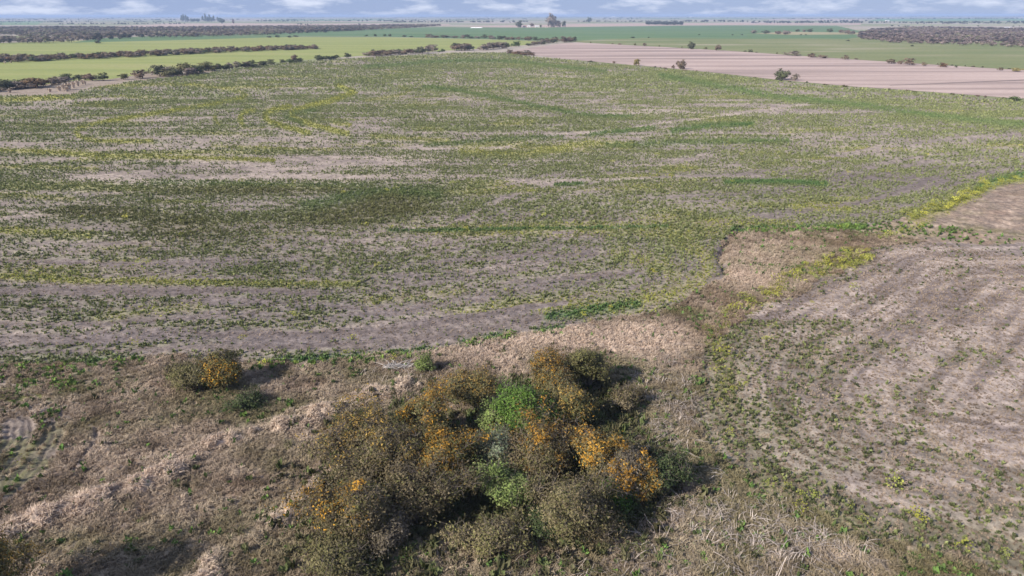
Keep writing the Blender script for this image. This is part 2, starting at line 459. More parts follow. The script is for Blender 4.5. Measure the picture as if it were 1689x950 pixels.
def cover(x, y):
    """What grows where: a dict of densities 0..1 at ground points."""
    c = {}
    wx = x + 3.4 * (fbm(x / 3.2, y / 3.2, 90, 4, .6) - .5)
    wy = y + 3.4 * (fbm(x / 3.2, y / 3.2, 95, 4, .6) - .5)
    main = inside(wx, wy, main_poly)
    stub = inside(wx, wy, stub_poly) & ~main
    r = np.hypot(x, y)
    low = ~main & ~stub & (y < 190)
    left_bare = low & inside(wx, wy, LEFT_BARE)
    c['main'], c['stub'], c['low'], c['left'] = main, stub, low, left_bare
    d_b = line_dist(x, y, bottom_line)
    d_s = line_dist(x, y, stub_line)
    c['d_b'], c['d_s'] = d_b, d_s
    big = fbm(x / 60, y / 22, 1, 3)
    mid = fbm(x / 11, y / 7, 5, 4, .6)
    fine = fbm(x / 3.2, y / 1.7, 9, 3)
    c['mid'], c['fine'] = mid, fine
    # rows follow the headland near the field edge
    rowc = d_b + 1.5 * (fbm(x / 25, y / 25, 31, 2) - .5)
    rownoise = vnoise(rowc / .75, x / 30 + 3.0, 40) * .5 + vnoise(rowc / 1.9, x / 40 + 9.0, 41) * .5
    c['row'] = np.where(d_b < 55, rownoise, vnoise(y / 1.5 + x * .006, x / 40, 42) * .5 + vnoise(y / 4.2 + x * .004, x / 60, 43) * .5)
    yel = bands(x, y, YELLOW); gre = bands(x, y, GREEN)
    oliv = blobs(x, y, OLIVE); bare = blobs(x, y, BARE); dark = blobs(x, y, DARK)
    light = bands(x, y, TRACKS_LIGHT); sweep = bands(x, y, TRACKS_DARK)
    c['sweep'] = np.clip(sweep, 0, 1) * main
    far = smooth(180, 420, r)
    g = .62 + .75 * (mid - .5) + .35 * (big - .5) + .5 * (fine - .5) + .75 * (c['row'] - .5) * (1 - .6 * far) + .05 * far
    g = g + .35 * oliv - .16 * bare - .19 * dark - .36 * light - .5 * sweep + .45 * gre + .35 * yel
    g = g - .45 * np.clip(yel, 0, 1) - .5 * np.clip(yel - 1, 0, 1)
    c['green'] = np.where(main, np.clip(g, 0, 1.3), 0)
    patch_y = smooth(.60, .78, fbm(x / 30, y / 9, 61, 4)) * .5
    c['yellow'] = np.where(main, np.clip(yel * (.65 + .8 * fine) + patch_y * (g > .3), 0, 1.3), 0)
    c['rich'] = np.clip(gre * (.5 + 1.0 * fine), 0, 1.3) * (main | low)
    c['olive'] = np.clip(oliv, 0, 1)
    c['dark'] = np.clip(dark + .35 * (fbm(x / 22, y / 5, 71, 3) - .45) * 2, 0, 1)
    c['bare'] = np.clip(bare + light, 0, 1)
    # right hand stubble field
    srow = d_s + 1.6 * (fbm(x / 22, y / 22, 33, 2) - .5)
    c['srow'] = vnoise(srow / .42, x / 9 + y / 9, 50) * .36 + vnoise(srow / .95, x / 14 + y / 14, 52) * .36 + vnoise(srow / 2.4, x / 30, 51) * .28
    edge = np.exp(-(d_s / 4.5) ** 2)
    sg = 1.5 * (fbm(x / 4, y / 3, 55, 4) - .50) + .55 * edge * (y < 66) + .75 * np.exp(-(d_s / 12.) ** 2) * (y < 66) - .02 - .6 * (c['srow'] - .4)
    c['stubgreen'] = np.where(stub, np.clip(sg, 0, 1), 0)
    # rough ground
    bx, by = x + 2.2 * (fbm(x / 3.5, y / 3.5, 210, 3) - .5), y + 2.2 * (fbm(x / 3.5, y / 3.5, 215, 3) - .5)
    lump = smooth(.40, .60, fbm(x / 1.2, y / 1.2, 220, 3))
    bank = (np.exp(-(line_dist(bx, by, BANK, 6) / .95) ** 2) + .75 * np.exp(-(line_dist(bx, by, BANK2, 6) / .8) ** 2)) * (.35 + .85 * lump)
    c['bank'] = bank
    c['bright'] = np.where(low, np.clip(bank * 1.5 + blobs(x, y, DRYBRIGHT) + 1.0 * (fbm(x / 4, y / 4, 75, 4) - .55), 0, 1.2), 0)
    c['olivedry'] = np.where(low, np.clip(blobs(x, y, DRYOLIVE) * .9 + 2.6 * (fbm(x / 5, y / 4, 78, 4, .6) - .46), 0, 1), 0)
    c['red'] = smooth(.56, .72, fbm(x / 6, y / 4, 230, 4)) * low
    c['mustard'] = bands(x, y, MUSTARD_LINE) * (.4 + 1.0 * fine)
    return c

def land_z(x, y, c=None, fine=False):
    """height of the ground; 'fine' adds clods and tussocks"""
    if c is None: c = cover(x, y)
    r = np.hypot(x, y)
    near = 1 - smooth(170, 280, r)
    z = .35 * (fbm(x / 18, y / 18, 80, 2) - .5) * near
    z = z + .50 * np.clip(c['bank'], 0, 1.2)
    z = z - .55 * np.exp(-(line_dist(x + 1.2 * (fbm(x / 2, y / 2, 280, 3) - .5), y, DITCH, 4) / .55) ** 2)
    for p in PATHS:
        z = z - .22 * np.exp(-(line_dist(x, y, p, 2) / .28) ** 2)
    if fine:
        low = c['low'] & (y < 190)
        amp = np.where(low & ~c['left'], .42, np.where(c['main'], .20, .13)) * near
        n = fbm(x / .75, y / .75, 85, 3, .6) - .5
        z = z + amp * n * (1 + 1.5 * c['bright'])
        ridge = np.where(c['main'], c['row'], c['srow'])
        z = z + np.where(c['main'] | c['stub'], .13 * (ridge - .5), 0) * near
    return z

# tyre ruts, lower left
RUTS = [curve(p, 5) for p in (
    [(-30, 800), (10, 770), (32, 735), (40, 705), (30, 690)], [(-30, 835), (0, 795), (28, 760), (48, 725), (50, 700), (40, 688)],
    [(10, 830), (50, 780), (78, 740), (90, 710), (92, 690)], [(0, 812), (40, 770), (66, 735), (78, 712)], [(-20, 760), (5, 735), (15, 712), (8, 700)],
    [(120, 778), (142, 752), (155, 728), (157, 706)], [(-20, 725), (8, 712), (20, 694)], [(-10, 842), (45, 800), (72, 765), (98, 728), (101, 706)], [(-30, 775), (2, 748), (24, 722), (26, 702)])]

def rut_mask(x, y, w=.19):
    m = np.zeros_like(x)
    x, y = x + .5 * (fbm(x / 1.5, y / 1.5, 265, 3) - .5), y + .5 * (fbm(x / 1.5, y / 1.5, 268, 3) - .5)
    for p in RUTS: m = np.maximum(m, np.exp(-(line_dist(x, y, p, 2.5) / w) ** 2))
    return m

# ------------------------------------------------------------------ the ground: one sheet to the horizon
def build_ground():
    dep = np.arange(53.0, 2.3, -0.082)
    rad = CAM_H / np.tan(np.radians(dep))
    rad = np.concatenate([rad, np.geomspace(rad[-1] * 1.06, 16000, 44)])
    azf = np.arange(-48.0, 48.01, 0.1)
    az = np.radians(np.concatenate([azf, np.arange(54.0, 310.0, 6.0)]))
    nr, na = len(rad), len(az)
    rr, aa = np.meshgrid(rad, az, indexing='ij')
    x, y = (rr * np.sin(aa)).ravel(), (rr * np.cos(aa)).ravel()
    c = cover(x, y)
    z = land_z(x, y, c, True)
    rut = rut_mask(x, y)
    rut = rut * smooth(.22, .5, fbm(x / 1.1, y / 1.1, 270, 3))
    berm = np.clip(rut_mask(x, y, .45) - rut, 0, 1)
    z = z - .10 * rut + .03 * berm + .10 * (fbm(x / .5, y / .5, 260, 3) - .5) * np.clip(rut + berm, 0, 1)
    inview = (y > 0)
    z = np.where(inview, z, 0)
    r = np.hypot(x, y)
    # ---- cover colours (albedo)
    f = lambda *t: np.array(t)[None, :]
    def mix(a, b, t): return a + (b - a) * np.clip(t, 0, 1)[:, None]
    soil, soil_dark, straw = f(.245, .198, .172), f(.150, .120, .110), f(.37, .30, .25)
    n1 = fbm(x / .9, y / .5, 101, 3); n2 = fbm(x / 2.4, y / 1.1, 103, 3); n3 = fbm(x / 7, y / 3, 105, 3)
    col_main = mix(mix(soil, straw, smooth(.35, .72, n2 * .5 + n1 * .5 + -.02 + .22 * c['bare'] - .3 * c['dark'])), soil_dark, c['dark'] * .8 + .35 * smooth(.5, .7, n3))
    damp = (1 - smooth(75, 170, r)) * (.45 + .55 * smooth(.40, .58, fbm(x / 20, y / 9, 240, 3)))
    col_main = mix(col_main, f(.178, .146, .137) * (.8 + .4 * n1[:, None]), damp * .85)
    col_main = mix(col_main, soil_dark * .9, c['sweep'] * .8)
    col_main = mix(col_main, straw, (1 - .7 * c['sweep']) * (.45 - .12 * damp) * smooth(.56, .76, c['row']))
    far = smooth(70, 330, r)
    gcol = mix(f(.14, .17, .075), f(.215, .22, .11), n2 * .6 + n1 * .4)
    gam = smooth(.35, 1.0, c['green'] + .7 * (n1 - .5)) * (.45 + .40 * far)
    col_main = mix(col_main, gcol, gam)
    col_main = mix(col_main, f(.13, .11, .06), c['olive'] * .4)
    col_main = mix(col_main, f(.34, .325, .085), np.clip(c['yellow'], 0, 1) * (.5 + .5 * far))
    col_main = mix(col_main, f(.115, .195, .075), np.clip(c['rich'], 0, 1) * .55)
    sg = smooth(.38, .62, c['srow'] + .12 * (n2 - .5))
    col_stub = mix(mix(f(.205, .164, .148), f(.41, .33, .28), sg * .74 + .4 * (n1 - .5) + .15 * (n2 - .5)), soil_dark * 1.1, smooth(.5, .72, n3) * .45)
    col_stub = mix(col_stub, f(.16, .16, .07), c['stubgreen'] * .4)
    dry, dry_hi, dry_ol, dry_dk = f(.265, .195, .15), f(.54, .415, .325), f(.175, .155, .075), f(.19, .15, .125)
    col_low = mix(mix(dry, dry_dk, smooth(.52, .75, n1) * .75), dry_ol, c['olivedry'] * .75)
    col_low = mix(mix(col_low, dry_dk, smooth(.46, .30, n2) * .55), dry_hi, smooth(.56, .72, n2) * .4)
    col_low = mix(col_low, dry_hi, c['bright'] * (.5 + .7 * (n1 - .2)))
    col_low = mix(col_low, f(.24, .15, .11), c['red'] * .3)
    col_low = mix(col_low, f(.09, .19, .045), np.clip(c['rich'], 0, 1) * .7)
    col_low = np.where(c['left'][:, None], mix(mix(soil * .85, straw * .85, n2), f(.15, .15, .06), smooth(.45, .6, n3)), col_low)
    plain = mix(f(.20, .21, .11), f(.34, .29, .24), smooth(.4, .65, fbm(x / 500, y / 160, 120, 3)))
    col = np.where(c['main'][:, None], col_main, np.where(c['stub'][:, None], col_stub, np.where(c['low'][:, None], col_low, plain)))
    strip = (~c['main']) & (y > 190) & (y < 420) & (x < 0)
    col = np.where(strip[:, None], mix(f(.22, .17, .13), f(.33, .27, .22), n3), col)
    col = mix(col, f(.27, .265, .08), np.clip(c['mustard'] * 1.2, 0, 1) * .8)
    col = mix(mix(col, f(.26, .21, .175), berm * .5), soil_dark * .7, rut * .85)
    ditch = np.exp(-(line_dist(x, y, DITCH, 4) / .7) ** 2)
    col = mix(col, soil_dark, ditch * .7)
    verts = np.stack([x, y, z], 1)
    ii, jj = np.meshgrid(np.arange(nr - 1), np.arange(na), indexing='ij')
    j2 = (jj + 1) % na
    quads = np.stack([ii * na + jj, (ii + 1) * na + jj, (ii + 1) * na + j2, ii * na + j2], -1).reshape(-1, 4)[:, ::-1]
    # material: cover colour with fine grain and relief
    m, nt, b = new_mat('field_ground', 0.95, 0.08)
    a = nt.nodes.new('ShaderNodeAttribute'); a.attribute_name = 'cover'
    n = noise_node(nt, 1.1, 9, 0.80)
    rp = ramp_node(nt, [(0.36, 0.50), (0.5, 1.0), (0.64, 1.50)])
    nt.links.new(n.outputs['Fac'], rp.inputs['Fac'])
    nt.links.new(mult(nt, a.outputs['Color'], rp.outputs['Color']), b.inputs['Base Color'])
    bp = nt.nodes.new('ShaderNodeBump'); bp.inputs['Strength'].default_value = 0.7; bp.inputs['Distance'].default_value = 0.30
    nt.links.new(n.outputs['Fac'], bp.inputs['Height']); nt.links.new(bp.outputs['Normal'], b.inputs['Normal'])
    zone = np.where(c['main'], 1, np.where(c['stub'], 2, np.where(c['low'] & (r > 20), 3, 0)))
    fz = zone[quads[:, 0]]
    for k, nm in ((0, 'ground'), (1, 'weedy_field'), (2, 'stubble_field'), (3, 'dry_grassland')):
        q = quads[fz == k]
        if k == 0:      # close the sheet below the camera
            cidx = len(verts)
            vv = np.vstack([verts, [[0, 0, 0]]]); cc = np.vstack([col, [[.2, .17, .12]]])
            tri = np.stack([np.full(na, cidx), (np.arange(na) + 1) % na, np.arange(na)], 1)
            flat = np.concatenate([q.ravel(), tri.ravel()]); lt = np.concatenate([np.full(len(q), 4), np.full(na, 3)])
        else:
            vv, cc, flat, lt = verts, col, q.ravel(), np.full(len(q), 4)
        used, inv = np.unique(flat, return_inverse=True)
        me = mesh_np(nm, vv[used], inv, lt, [m])
        at_ = me.attributes.new('cover', 'FLOAT_COLOR', 'POINT')
        at_.data.foreach_set('color', np.hstack([cc[used], np.ones((len(used), 1))]).astype(np.float32).ravel())
        o = put(nm, me)
        o['kind'] = 'structure'
build_ground()

# ------------------------------------------------------------------ far fields: thin sheets on the plain
def field_mat(name, c1, c2, s_along, s_across, rot=0.0, fine=0.15, c3=None):
    m, nt, b = new_mat(name, 0.95, 0.05)
    n = noise_node(nt, 1.0, 5, 0.6, 'Object', (s_along, s_across, 1.0, rot))
    rp = ramp_node(nt, [(0.34, c1), (0.66, c2)] if c3 is None else [(0.3, c1), (0.55, c2), (0.72, c3)])
    nt.links.new(n.outputs['Fac'], rp.inputs['Fac'])
    n2 = noise_node(nt, 0.35, 4, 0.7)
    r2 = ramp_node(nt, [(0.3, 1 - fine), (0.7, 1 + fine)])
    nt.links.new(n2.outputs['Fac'], r2.inputs['Fac'])
    nt.links.new(mult(nt, rp.outputs['Color'], r2.outputs['Color']), b.inputs['Base Color'])
    return m

def sheet(name, pts, mat, z):
    p = poly(pts)
    bm = bmesh.new()
    vs = [bm.verts.new((a, b_, z)) for a, b_ in p]
    f_ = bm.faces.new(vs)
    bm.normal_update()
    if f_.normal.z < 0: f_.normal_flip()
    bmesh.ops.triangulate(bm, faces=[f_])
    me = bpy.data.meshes.new(name); bm.to_mesh(me); bm.free()
    me.materials.append(mat)
    o = put(name, me); o['kind'] = 'structure'
    return o

sheet('green_crop_field', [(-330, 172), (-200, 160), (-60, 150), (0, 143), (60, 140), (110, 134), (180, 130), (260, 118), (330, 112), (440, 104), (520, 97), (640, 89), (740, 83),
      (800, 80), (850, 76), (900, 71), (925, 69), (850, 66.5), (760, 64), (640, 61), (500, 60.5), (420, 61.5), (300, 65), (160, 65), (60, 68), (0, 70), (-120, 74), (-330, 82)],
      field_mat('young_wheat', (.19, .215, .075), (.245, .26, .095), .004, .03, .2, .12, (.28, .265, .12)), 0.03)
sheet('far_green_field', [(120, 69.5), (300, 65.5), (430, 61.6), (500, 60.1), (640, 60.6), (760, 63.6), (850, 66.1), (930, 68), (1060, 63.5), (1300, 66), (1420, 70),
      (1440, 58), (1400, 47.5), (1380, 43.2), (1200, 42.2), (1000, 44), (900, 46), (800, 44.5), (720, 44.5), (600, 48.5), (430, 54), (300, 57), (160, 62.5)],
      field_mat('rich_green_crop', (.088, .142, .07), (.115, .172, .08), .003, .016, .0, .16, (.17, .195, .105)), 0.05)
sheet('pasture', [(928, 68.3), (1060, 63), (1240, 64.6), (1330, 64), (1395, 65), (1425, 61), (1560, 62), (1689, 64), (1900, 70), (1900, 138), (1750, 122), (1689, 116.5), (1600, 111), (1500, 104.5), (1400, 98),
      (1300, 91), (1200, 84), (1100, 78), (1000, 72.5)], field_mat('mixed_pasture', (.135, .165, .07), (.19, .195, .095), .006, .02, .1, .16, (.31, .275, .20)), 0.07)
sheet('ploughed_field', [(842, 84), (880, 78), (925, 72), (950, 70.5), (1000, 72.8), (1100, 78.3), (1200, 84.3), (1300, 91.3), (1400, 98.3), (1500, 104.8), (1600, 111.5), (1689, 117), (1760, 122), (1900, 138),
      (1900, 185), (1750, 171), (1689, 164.5), (1600, 157.5), (1500, 150), (1400, 143), (1280, 132), (1180, 120.5), (1100, 112.5), (1020, 105.5), (940, 98.3), (880, 91)],
      field_mat('bare_stubble', (.20, .155, .14), (.40, .305, .27), .004, .05, -.35, .09, (.455, .355, .315)), 0.09)
sheet('dark_furrow', [(1465, 141.6), (1540, 138.6), (1610, 135.4), (1689, 132.4), (1800, 128.6), (1800, 130.4), (1689, 134), (1610, 136.9), (1540, 139.6), (1468, 142.2)], field_mat('turned_soil', (.16, .125, .115), (.22, .17, .155), .02, .1), 0.11)
sheet('tan_field', [(150, 45.5), (180, 43), (280, 38.5), (380, 37.5), (500, 38.5), (640, 39), (740, 39.5), (745, 42), (640, 43), (430, 44), (280, 45.5)],
      field_mat('dry_pasture', (.34, .26, .22), (.42, .32, .27), .002, .008), 0.12)
sheet('tan_field', [(930, 40), (1060, 38.3), (1250, 38), (1420, 39), (1420, 41.8), (1200, 41.4), (1010, 43.4), (860, 45.5), (740, 44.5), (800, 43)],
      field_mat('dry_pasture_east', (.34, .25, .215), (.42, .32, .275), .002, .008), 0.12)
sheet('tan_field', [(1240, 55.5), (1300, 53), (1420, 54.5), (1420, 57.5), (1300, 58)], field_mat('pale_pasture', (.26, .23, .13), (.33, .28, .17), .004, .02), 0.08)
sheet('green_clearing', [(-200, 57.6), (0, 57.8), (30, 58.2), (46, 60), (20, 62.5), (0, 62.8), (-200, 64)], field_mat('clearing_grass', (.18, .22, .08), (.23, .25, .1), .004, .02), 0.08)
for k, (u0, u1, v0, v1, c1, c2) in enumerate([(-200, 60, 31.5, 33.0, (.36, .27, .23), (.30, .25, .19)), (40, 420, 30.6, 31.6, (.37, .28, .24), (.31, .25, .2)), (-200, 60, 33.8, 40.5, (.15, .22, .11), (.2, .24, .13)),
        (430, 640, 32.0, 33.6, (.12, .2, .1), (.17, .22, .12)), (480, 800, 34.6, 36.0, (.36, .28, .23), (.33, .27, .2)), (640, 900, 30.2, 31.2, (.33, .27, .21), (.27, .24, .17)),
        (960, 1150, 33.4, 34.6, (.3, .26, .19), (.24, .24, .15)), (1260, 1420, 31.4, 34.2, (.37, .29, .25), (.33, .27, .22)), (1430, 1800, 31.6, 35.6, (.12, .21, .11), (.16, .23, .12)),
        (1480, 1800, 41.0, 43.4, (.33, .3, .22), (.24, .26, .14)), (1050, 1260, 30.4, 31.4, (.16, .22, .12), (.2, .23, .14)), (1300, 1600, 29.6, 30.4, (.3, .26, .2), (.25, .24, .16))]):
    sheet('distant_field', [(u0, v1), (u1, v1 - .2), (u1 + 14, v0), (u0 + 20, v0 + .15)], field_mat('distant_crop_%d' % k, c1, c2, .001, .004), 0.15)

# ------------------------------------------------------------------ ground cover: weeds, dry grass, mustard (uncountable, instanced)
def scatter(name, pts, rot, scl, tint, templates, label, idx=None):
    n = len(pts)
    me = bpy.data.meshes.new(name)
    me.vertices.add(n); me.vertices.foreach_set('co', np.ascontiguousarray(pts, np.float32).ravel())
    def att(nm, typ, key, arr):
        a = me.attributes.new(nm, typ, 'POINT'); a.data.foreach_set(key, np.ascontiguousarray(arr).ravel())
    att('rot', 'FLOAT_VECTOR', 'vector', rot.astype(np.float32))
    att('scl', 'FLOAT_VECTOR', 'vector', scl.astype(np.float32))
    att('tint', 'FLOAT_COLOR', 'color', np.hstack([tint, np.ones((n, 1))]).astype(np.float32))
    att('pick', 'INT', 'value', (rng.integers(0, len(templates), n) if idx is None else idx).astype(np.int32))
    o = put(name, me); o['kind'] = 'stuff'; o['label'] = label
    col = bpy.data.collections.new(name + '_kinds')
    for i, t in enumerate(templates):
        col.objects.link(bpy.data.objects.new('%s_kind_%02d' % (name, i), t))
    ng = bpy.data.node_groups.new(name + '_spread', 'GeometryNodeTree')
    ng.interface.new_socket('Geometry', in_out='INPUT', socket_type='NodeSocketGeometry')
    ng.interface.new_socket('Geometry', in_out='OUTPUT', socket_type='NodeSocketGeometry')
    N, L = ng.nodes, ng.links
    gi, go = N.new('NodeGroupInput'), N.new('NodeGroupOutput')
    ci = N.new('GeometryNodeCollectionInfo'); ci.inputs['Collection'].default_value = col
    ci.inputs['Separate Children'].default_value = True; ci.inputs['Reset Children'].default_value = True
    ip = N.new('GeometryNodeInstanceOnPoints'); ip.inputs['Pick Instance'].default_value = True
    def named(nm, typ):
        q = N.new('GeometryNodeInputNamedAttribute'); q.data_type = typ; q.inputs['Name'].default_value = nm
        return q.outputs['Attribute']
    e2r = N.new('FunctionNodeEulerToRotation')
    L.new(named('rot', 'FLOAT_VECTOR'), e2r.inputs[0]); L.new(e2r.outputs[0], ip.inputs['Rotation'])
    L.new(named('scl', 'FLOAT_VECTOR'), ip.inputs['Scale'])
    L.new(named('pick', 'INT'), ip.inputs['Instance Index'])
    L.new(gi.outputs[0], ip.inputs['Points']); L.new(ci.outputs[0], ip.inputs['Instance']); L.new(ip.outputs[0], go.inputs[0])
    md = o.modifiers.new('spread', 'NODES'); md.node_group = ng
    return o

weed_mat = tint_mat('weed_leaf', 'INSTANCER', .8, .15)
dry_mat = tint_mat('dry_blade', 'INSTANCER', .9, .2)
petal_mat = tint_mat('yellow_petal', 'INSTANCER', .8, .2)

def weed_template(seed, n=17, rad=.38, hgt=.34):
    rd = random.Random(seed); mb = MB()
    for i in range(n):
        a = rd.uniform(0, 6.28); e = rd.uniform(.25, 1.0); l = rd.uniform(.6, 1.1)
        base = Vector((rd.uniform(-.1, .1), rd.uniform(-.1, .1), 0.0))
        tip = base + Vector((math.cos(a) * rad * l * (1.15 - e * .7), math.sin(a) * rad * l * (1.15 - e * .7), hgt * e * l))
        m = base.lerp(tip, .55) + Vector((0, 0, .07))
        s = Vector((-math.sin(a), math.cos(a), rd.uniform(-.5, .5))) * rd.uniform(.06, .11)
        mb.face([base, m - s, tip, m + s])
    return mb.mesh('weed', weed_mat)

def tuft_template(seed, n=22, rad=.34, hgt=.50, w=.022, mat=dry_mat):
    rd = random.Random(seed); mb = MB()
    for i in range(n):
        a = rd.uniform(0, 6.28); l = rd.uniform(.5, 1.1); out = rd.uniform(.1, 1.2)
        b0 = Vector((rd.uniform(-.12, .12), rd.uniform(-.12, .12), -.03))
        mid = b0 + Vector((math.cos(a) * rad * out * .4, math.sin(a) * rad * out * .4, hgt * l * .65))
        tip = b0 + Vector((math.cos(a) * rad * out * 1.3, math.sin(a) * rad * out * 1.3, hgt * l * (1.0 - .35 * out)))
        s = Vector((-math.sin(a), math.cos(a), 0)) * w * rd.uniform(.7, 1.4)
        mb.face([b0 - s * .6, b0 + s * .6, mid + s, mid - s]); mb.face([mid - s, mid + s, tip])
    return mb.mesh('tuft', mat)

def stalk_template(seed, n=9):
    rd = random.Random(seed); mb = MB()
    a0 = rd.uniform(0, 6.28)
    for i in range(n):
        a = a0 + rd.gauss(0, 1.0); l = rd.uniform(.5, 1.3)
        p = Vector((rd.uniform(-.4, .4), rd.uniform(-.4, .4), rd.uniform(.0, .1)))
        d = Vector((math.cos(a), math.sin(a), 0)); s = Vector((-math.sin(a), math.cos(a), 0)) * rd.uniform(.008, .018)
        z = [0, rd.uniform(.1, .3), rd.uniform(.1, .4), rd.uniform(.05, .3)]
        q = [p + d * (l * k / 3) + Vector((0, 0, z[k])) + s * rd.uniform(-2, 2) for k in range(4)]
        for k in range(3): mb.face([q[k] - s, q[k] + s, q[k + 1] + s * .8, q[k + 1] - s * .8])
    return mb.mesh('stalk', dry_mat)

def mustard_template(seed, n=46):
    rd = random.Random(seed); mb = MB()
    for i in range(n):
        a = rd.uniform(0, 6.28); q = math.sqrt(rd.random()) * .42
        c = Vector((math.cos(a) * q, math.sin(a) * q, .25 + rd.uniform(.1, .5) * (1.1 - q)))
        u = Vector((rd.uniform(-1, 1), rd.uniform(-1, 1), rd.uniform(-.4, .4))).normalized() * rd.uniform(.025, .05)
        w = u.orthogonal().normalized() * rd.uniform(.02, .04)
        mb.face([c - u - w, c + u - w, c + u + w, c - u + w])
    return mb.mesh('mustard', petal_mat)

weeds_t = [weed_template(i) for i in range(4)] + [weed_template(4 + i, 15, .27, .58) for i in range(4)]
tufts_t = [tuft_template(20 + i) for i in range(6)]
ytuft_t = [tuft_template(40 + i, 14, .26, .45, .05, weed_mat) for i in range(4)]
stalks_t = [stalk_template(60 + i) for i in range(5)]
must_t = [mustard_template(80 + i) for i in range(4)]

def sample_fan(r0, r1, n, half=47.0):
    r = np.sqrt(rng.uniform(r0 * r0, r1 * r1, n)); a = np.radians(rng.uniform(-half, half, n))
    return r * np.sin(a), r * np.cos(a)

def yaw(n, tilt=.15):
    return np.stack([rng.normal(0, tilt, n), rng.normal(0, tilt, n), rng.uniform(0, 6.283, n)], 1)

def lerp_cols(cols, t, jit=.18):
    cols = np.array(cols); t = np.clip(t, 0, .9999) * (len(cols) - 1)
    i = t.astype(int); f_ = (t - i)[:, None]
    return (cols[i] * (1 - f_) + cols[np.minimum(i + 1, len(cols) - 1)] * f_) * np.exp(rng.normal(0, jit, (len(t), 1)))

def sc3(s, zf=1.0): return np.stack([s, s, s * zf], 1)

def far_k(x, y): return smooth(90, 330, np.hypot(x, y))
P, RT, SC, TN = [], [], [], []
PY, RY, SY, TY = [], [], [], []
PM, TM, SM = [], [], []
for r0, r1, n, size in ((48, 100, 82000, .50), (100, 170, 150000, .54), (170, 300, 210000, .70), (300, 480, 150000, 1.05), (480, 720, 100000, 1.5)):
    x, y = sample_fan(r0, r1, n)
    c = cover(x, y)
    z = land_z(x, y, c)
    dens = np.clip(smooth(.18, 1.12, c['green']) * (.88 + .14 * far_k(x, y)) + .5 * c['rich'], 0.03, 1) * c['main']
    k = rng.random(n) < dens
    m = int(k.sum())
    P.append(np.stack([x[k], y[k], z[k]], 1)); RT.append(yaw(m)); s = size * rng.uniform(.5, 1.35, m) * (.85 + .3 * c['green'][k]); SC.append(sc3(s, 1.0) * np.array([1, 1, 1.25]))
    base = lerp_cols([(.135, .155, .065), (.195, .215, .095), (.265, .275, .13)], rng.random(m))
    ol = c['olive'][k][:, None] * .5
    base = base * (1 - ol) + np.array([[.13, .11, .05]]) * ol
    ri = np.clip(c['rich'][k], 0, 1)[:, None] * .8
    base = base * (1 - ri) + np.array([[.085, .165, .055]]) * ri
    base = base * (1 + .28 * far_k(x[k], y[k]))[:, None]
    TN.append(base)
    dy = np.clip(np.clip(c['yellow'], 0, 1) * .9 * c['main'] + np.clip(c['mustard'], 0, 1) * .8, 0, 1)
    k = rng.random(n) < dy
    m = int(k.sum())
    PY.append(np.stack([x[k], y[k], z[k]], 1)); RY.append(yaw(m)); SY.append(sc3(size * rng.uniform(.6, 1.3, m)))
    TY.append(lerp_cols([(.20, .22, .07), (.28, .29, .075), (.36, .345, .09)], rng.random(m)))
# stubble field weeds
x, y = sample_fan(28, 120, 90000); c = cover(x, y); z = land_z(x, y, c)
k = rng.random(len(x)) < np.clip(c['stubgreen'] * .85 + .03 * c['stub'], 0, .85)
m = int(k.sum())
P.append(np.stack([x[k], y[k], z[k]], 1)); RT.append(yaw(m)); SC.append(sc3(rng.uniform(.25, .8, m))); TN.append(lerp_cols([(.09, .095, .05), (.13, .15, .065), (.20, .215, .085)], rng.random(m)))
# weeds among the dry grass and on the bare corner
k = (rut_mask(x, y, .25) < .5) & (rng.random(len(x)) < np.where(c['left'], .16, np.clip(c['rich'] * .9, 0, .9) * c['low'] + .06 * c['low'] + .22 * (c['olivedry'] > .6)))
m = int(k.sum())
P.append(np.stack([x[k], y[k], z[k]], 1)); RT.append(yaw(m)); SC.append(sc3(rng.uniform(.5, 1.2, m)))
TN.append(lerp_cols([(.09, .09, .045), (.11, .19, .05), (.19, .25, .06)], np.clip(rng.random(m) * .7 + .4 * np.clip(c['rich'][k], 0, 1), 0, 1)))
scatter('weeds', np.vstack(P), np.vstack(RT), np.vstack(SC), np.vstack(TN), weeds_t, 'low green weeds growing over the ploughed ground')
scatter('yellow_grass', np.vstack(PY), np.vstack(RY), np.vstack(SY), np.vstack(TY), ytuft_t, 'yellow green grass growing in bands along the old furrows')
# flowering mustard
x, y = sample_fan(28, 220, 90000); c = cover(x, y); z = land_z(x, y, c)
near_edge = np.exp(-((c['d_s'] - 1.5) / 3.0) ** 2) * (y < 75) * (x > 10)
k = rng.random(len(x)) < np.clip(c['mustard'] * .95, 0, .95) + .0045 * c['main'] * (c['d_b'] < 60) + .06 * near_edge * c['stub'] + .012 * c['left'] + .02 * np.clip(c['rich'], 0, 1)
m = int(k.sum())
scatter('wild_mustard', np.stack([x[k], y[k], z[k]], 1), yaw(m), sc3(rng.uniform(.5, 1.5, m)), lerp_cols([(.20, .22, .06), (.28, .285, .06), (.38, .35, .06)], rng.random(m)), must_t,
        'yellow flowering wild mustard scattered along the field edges')
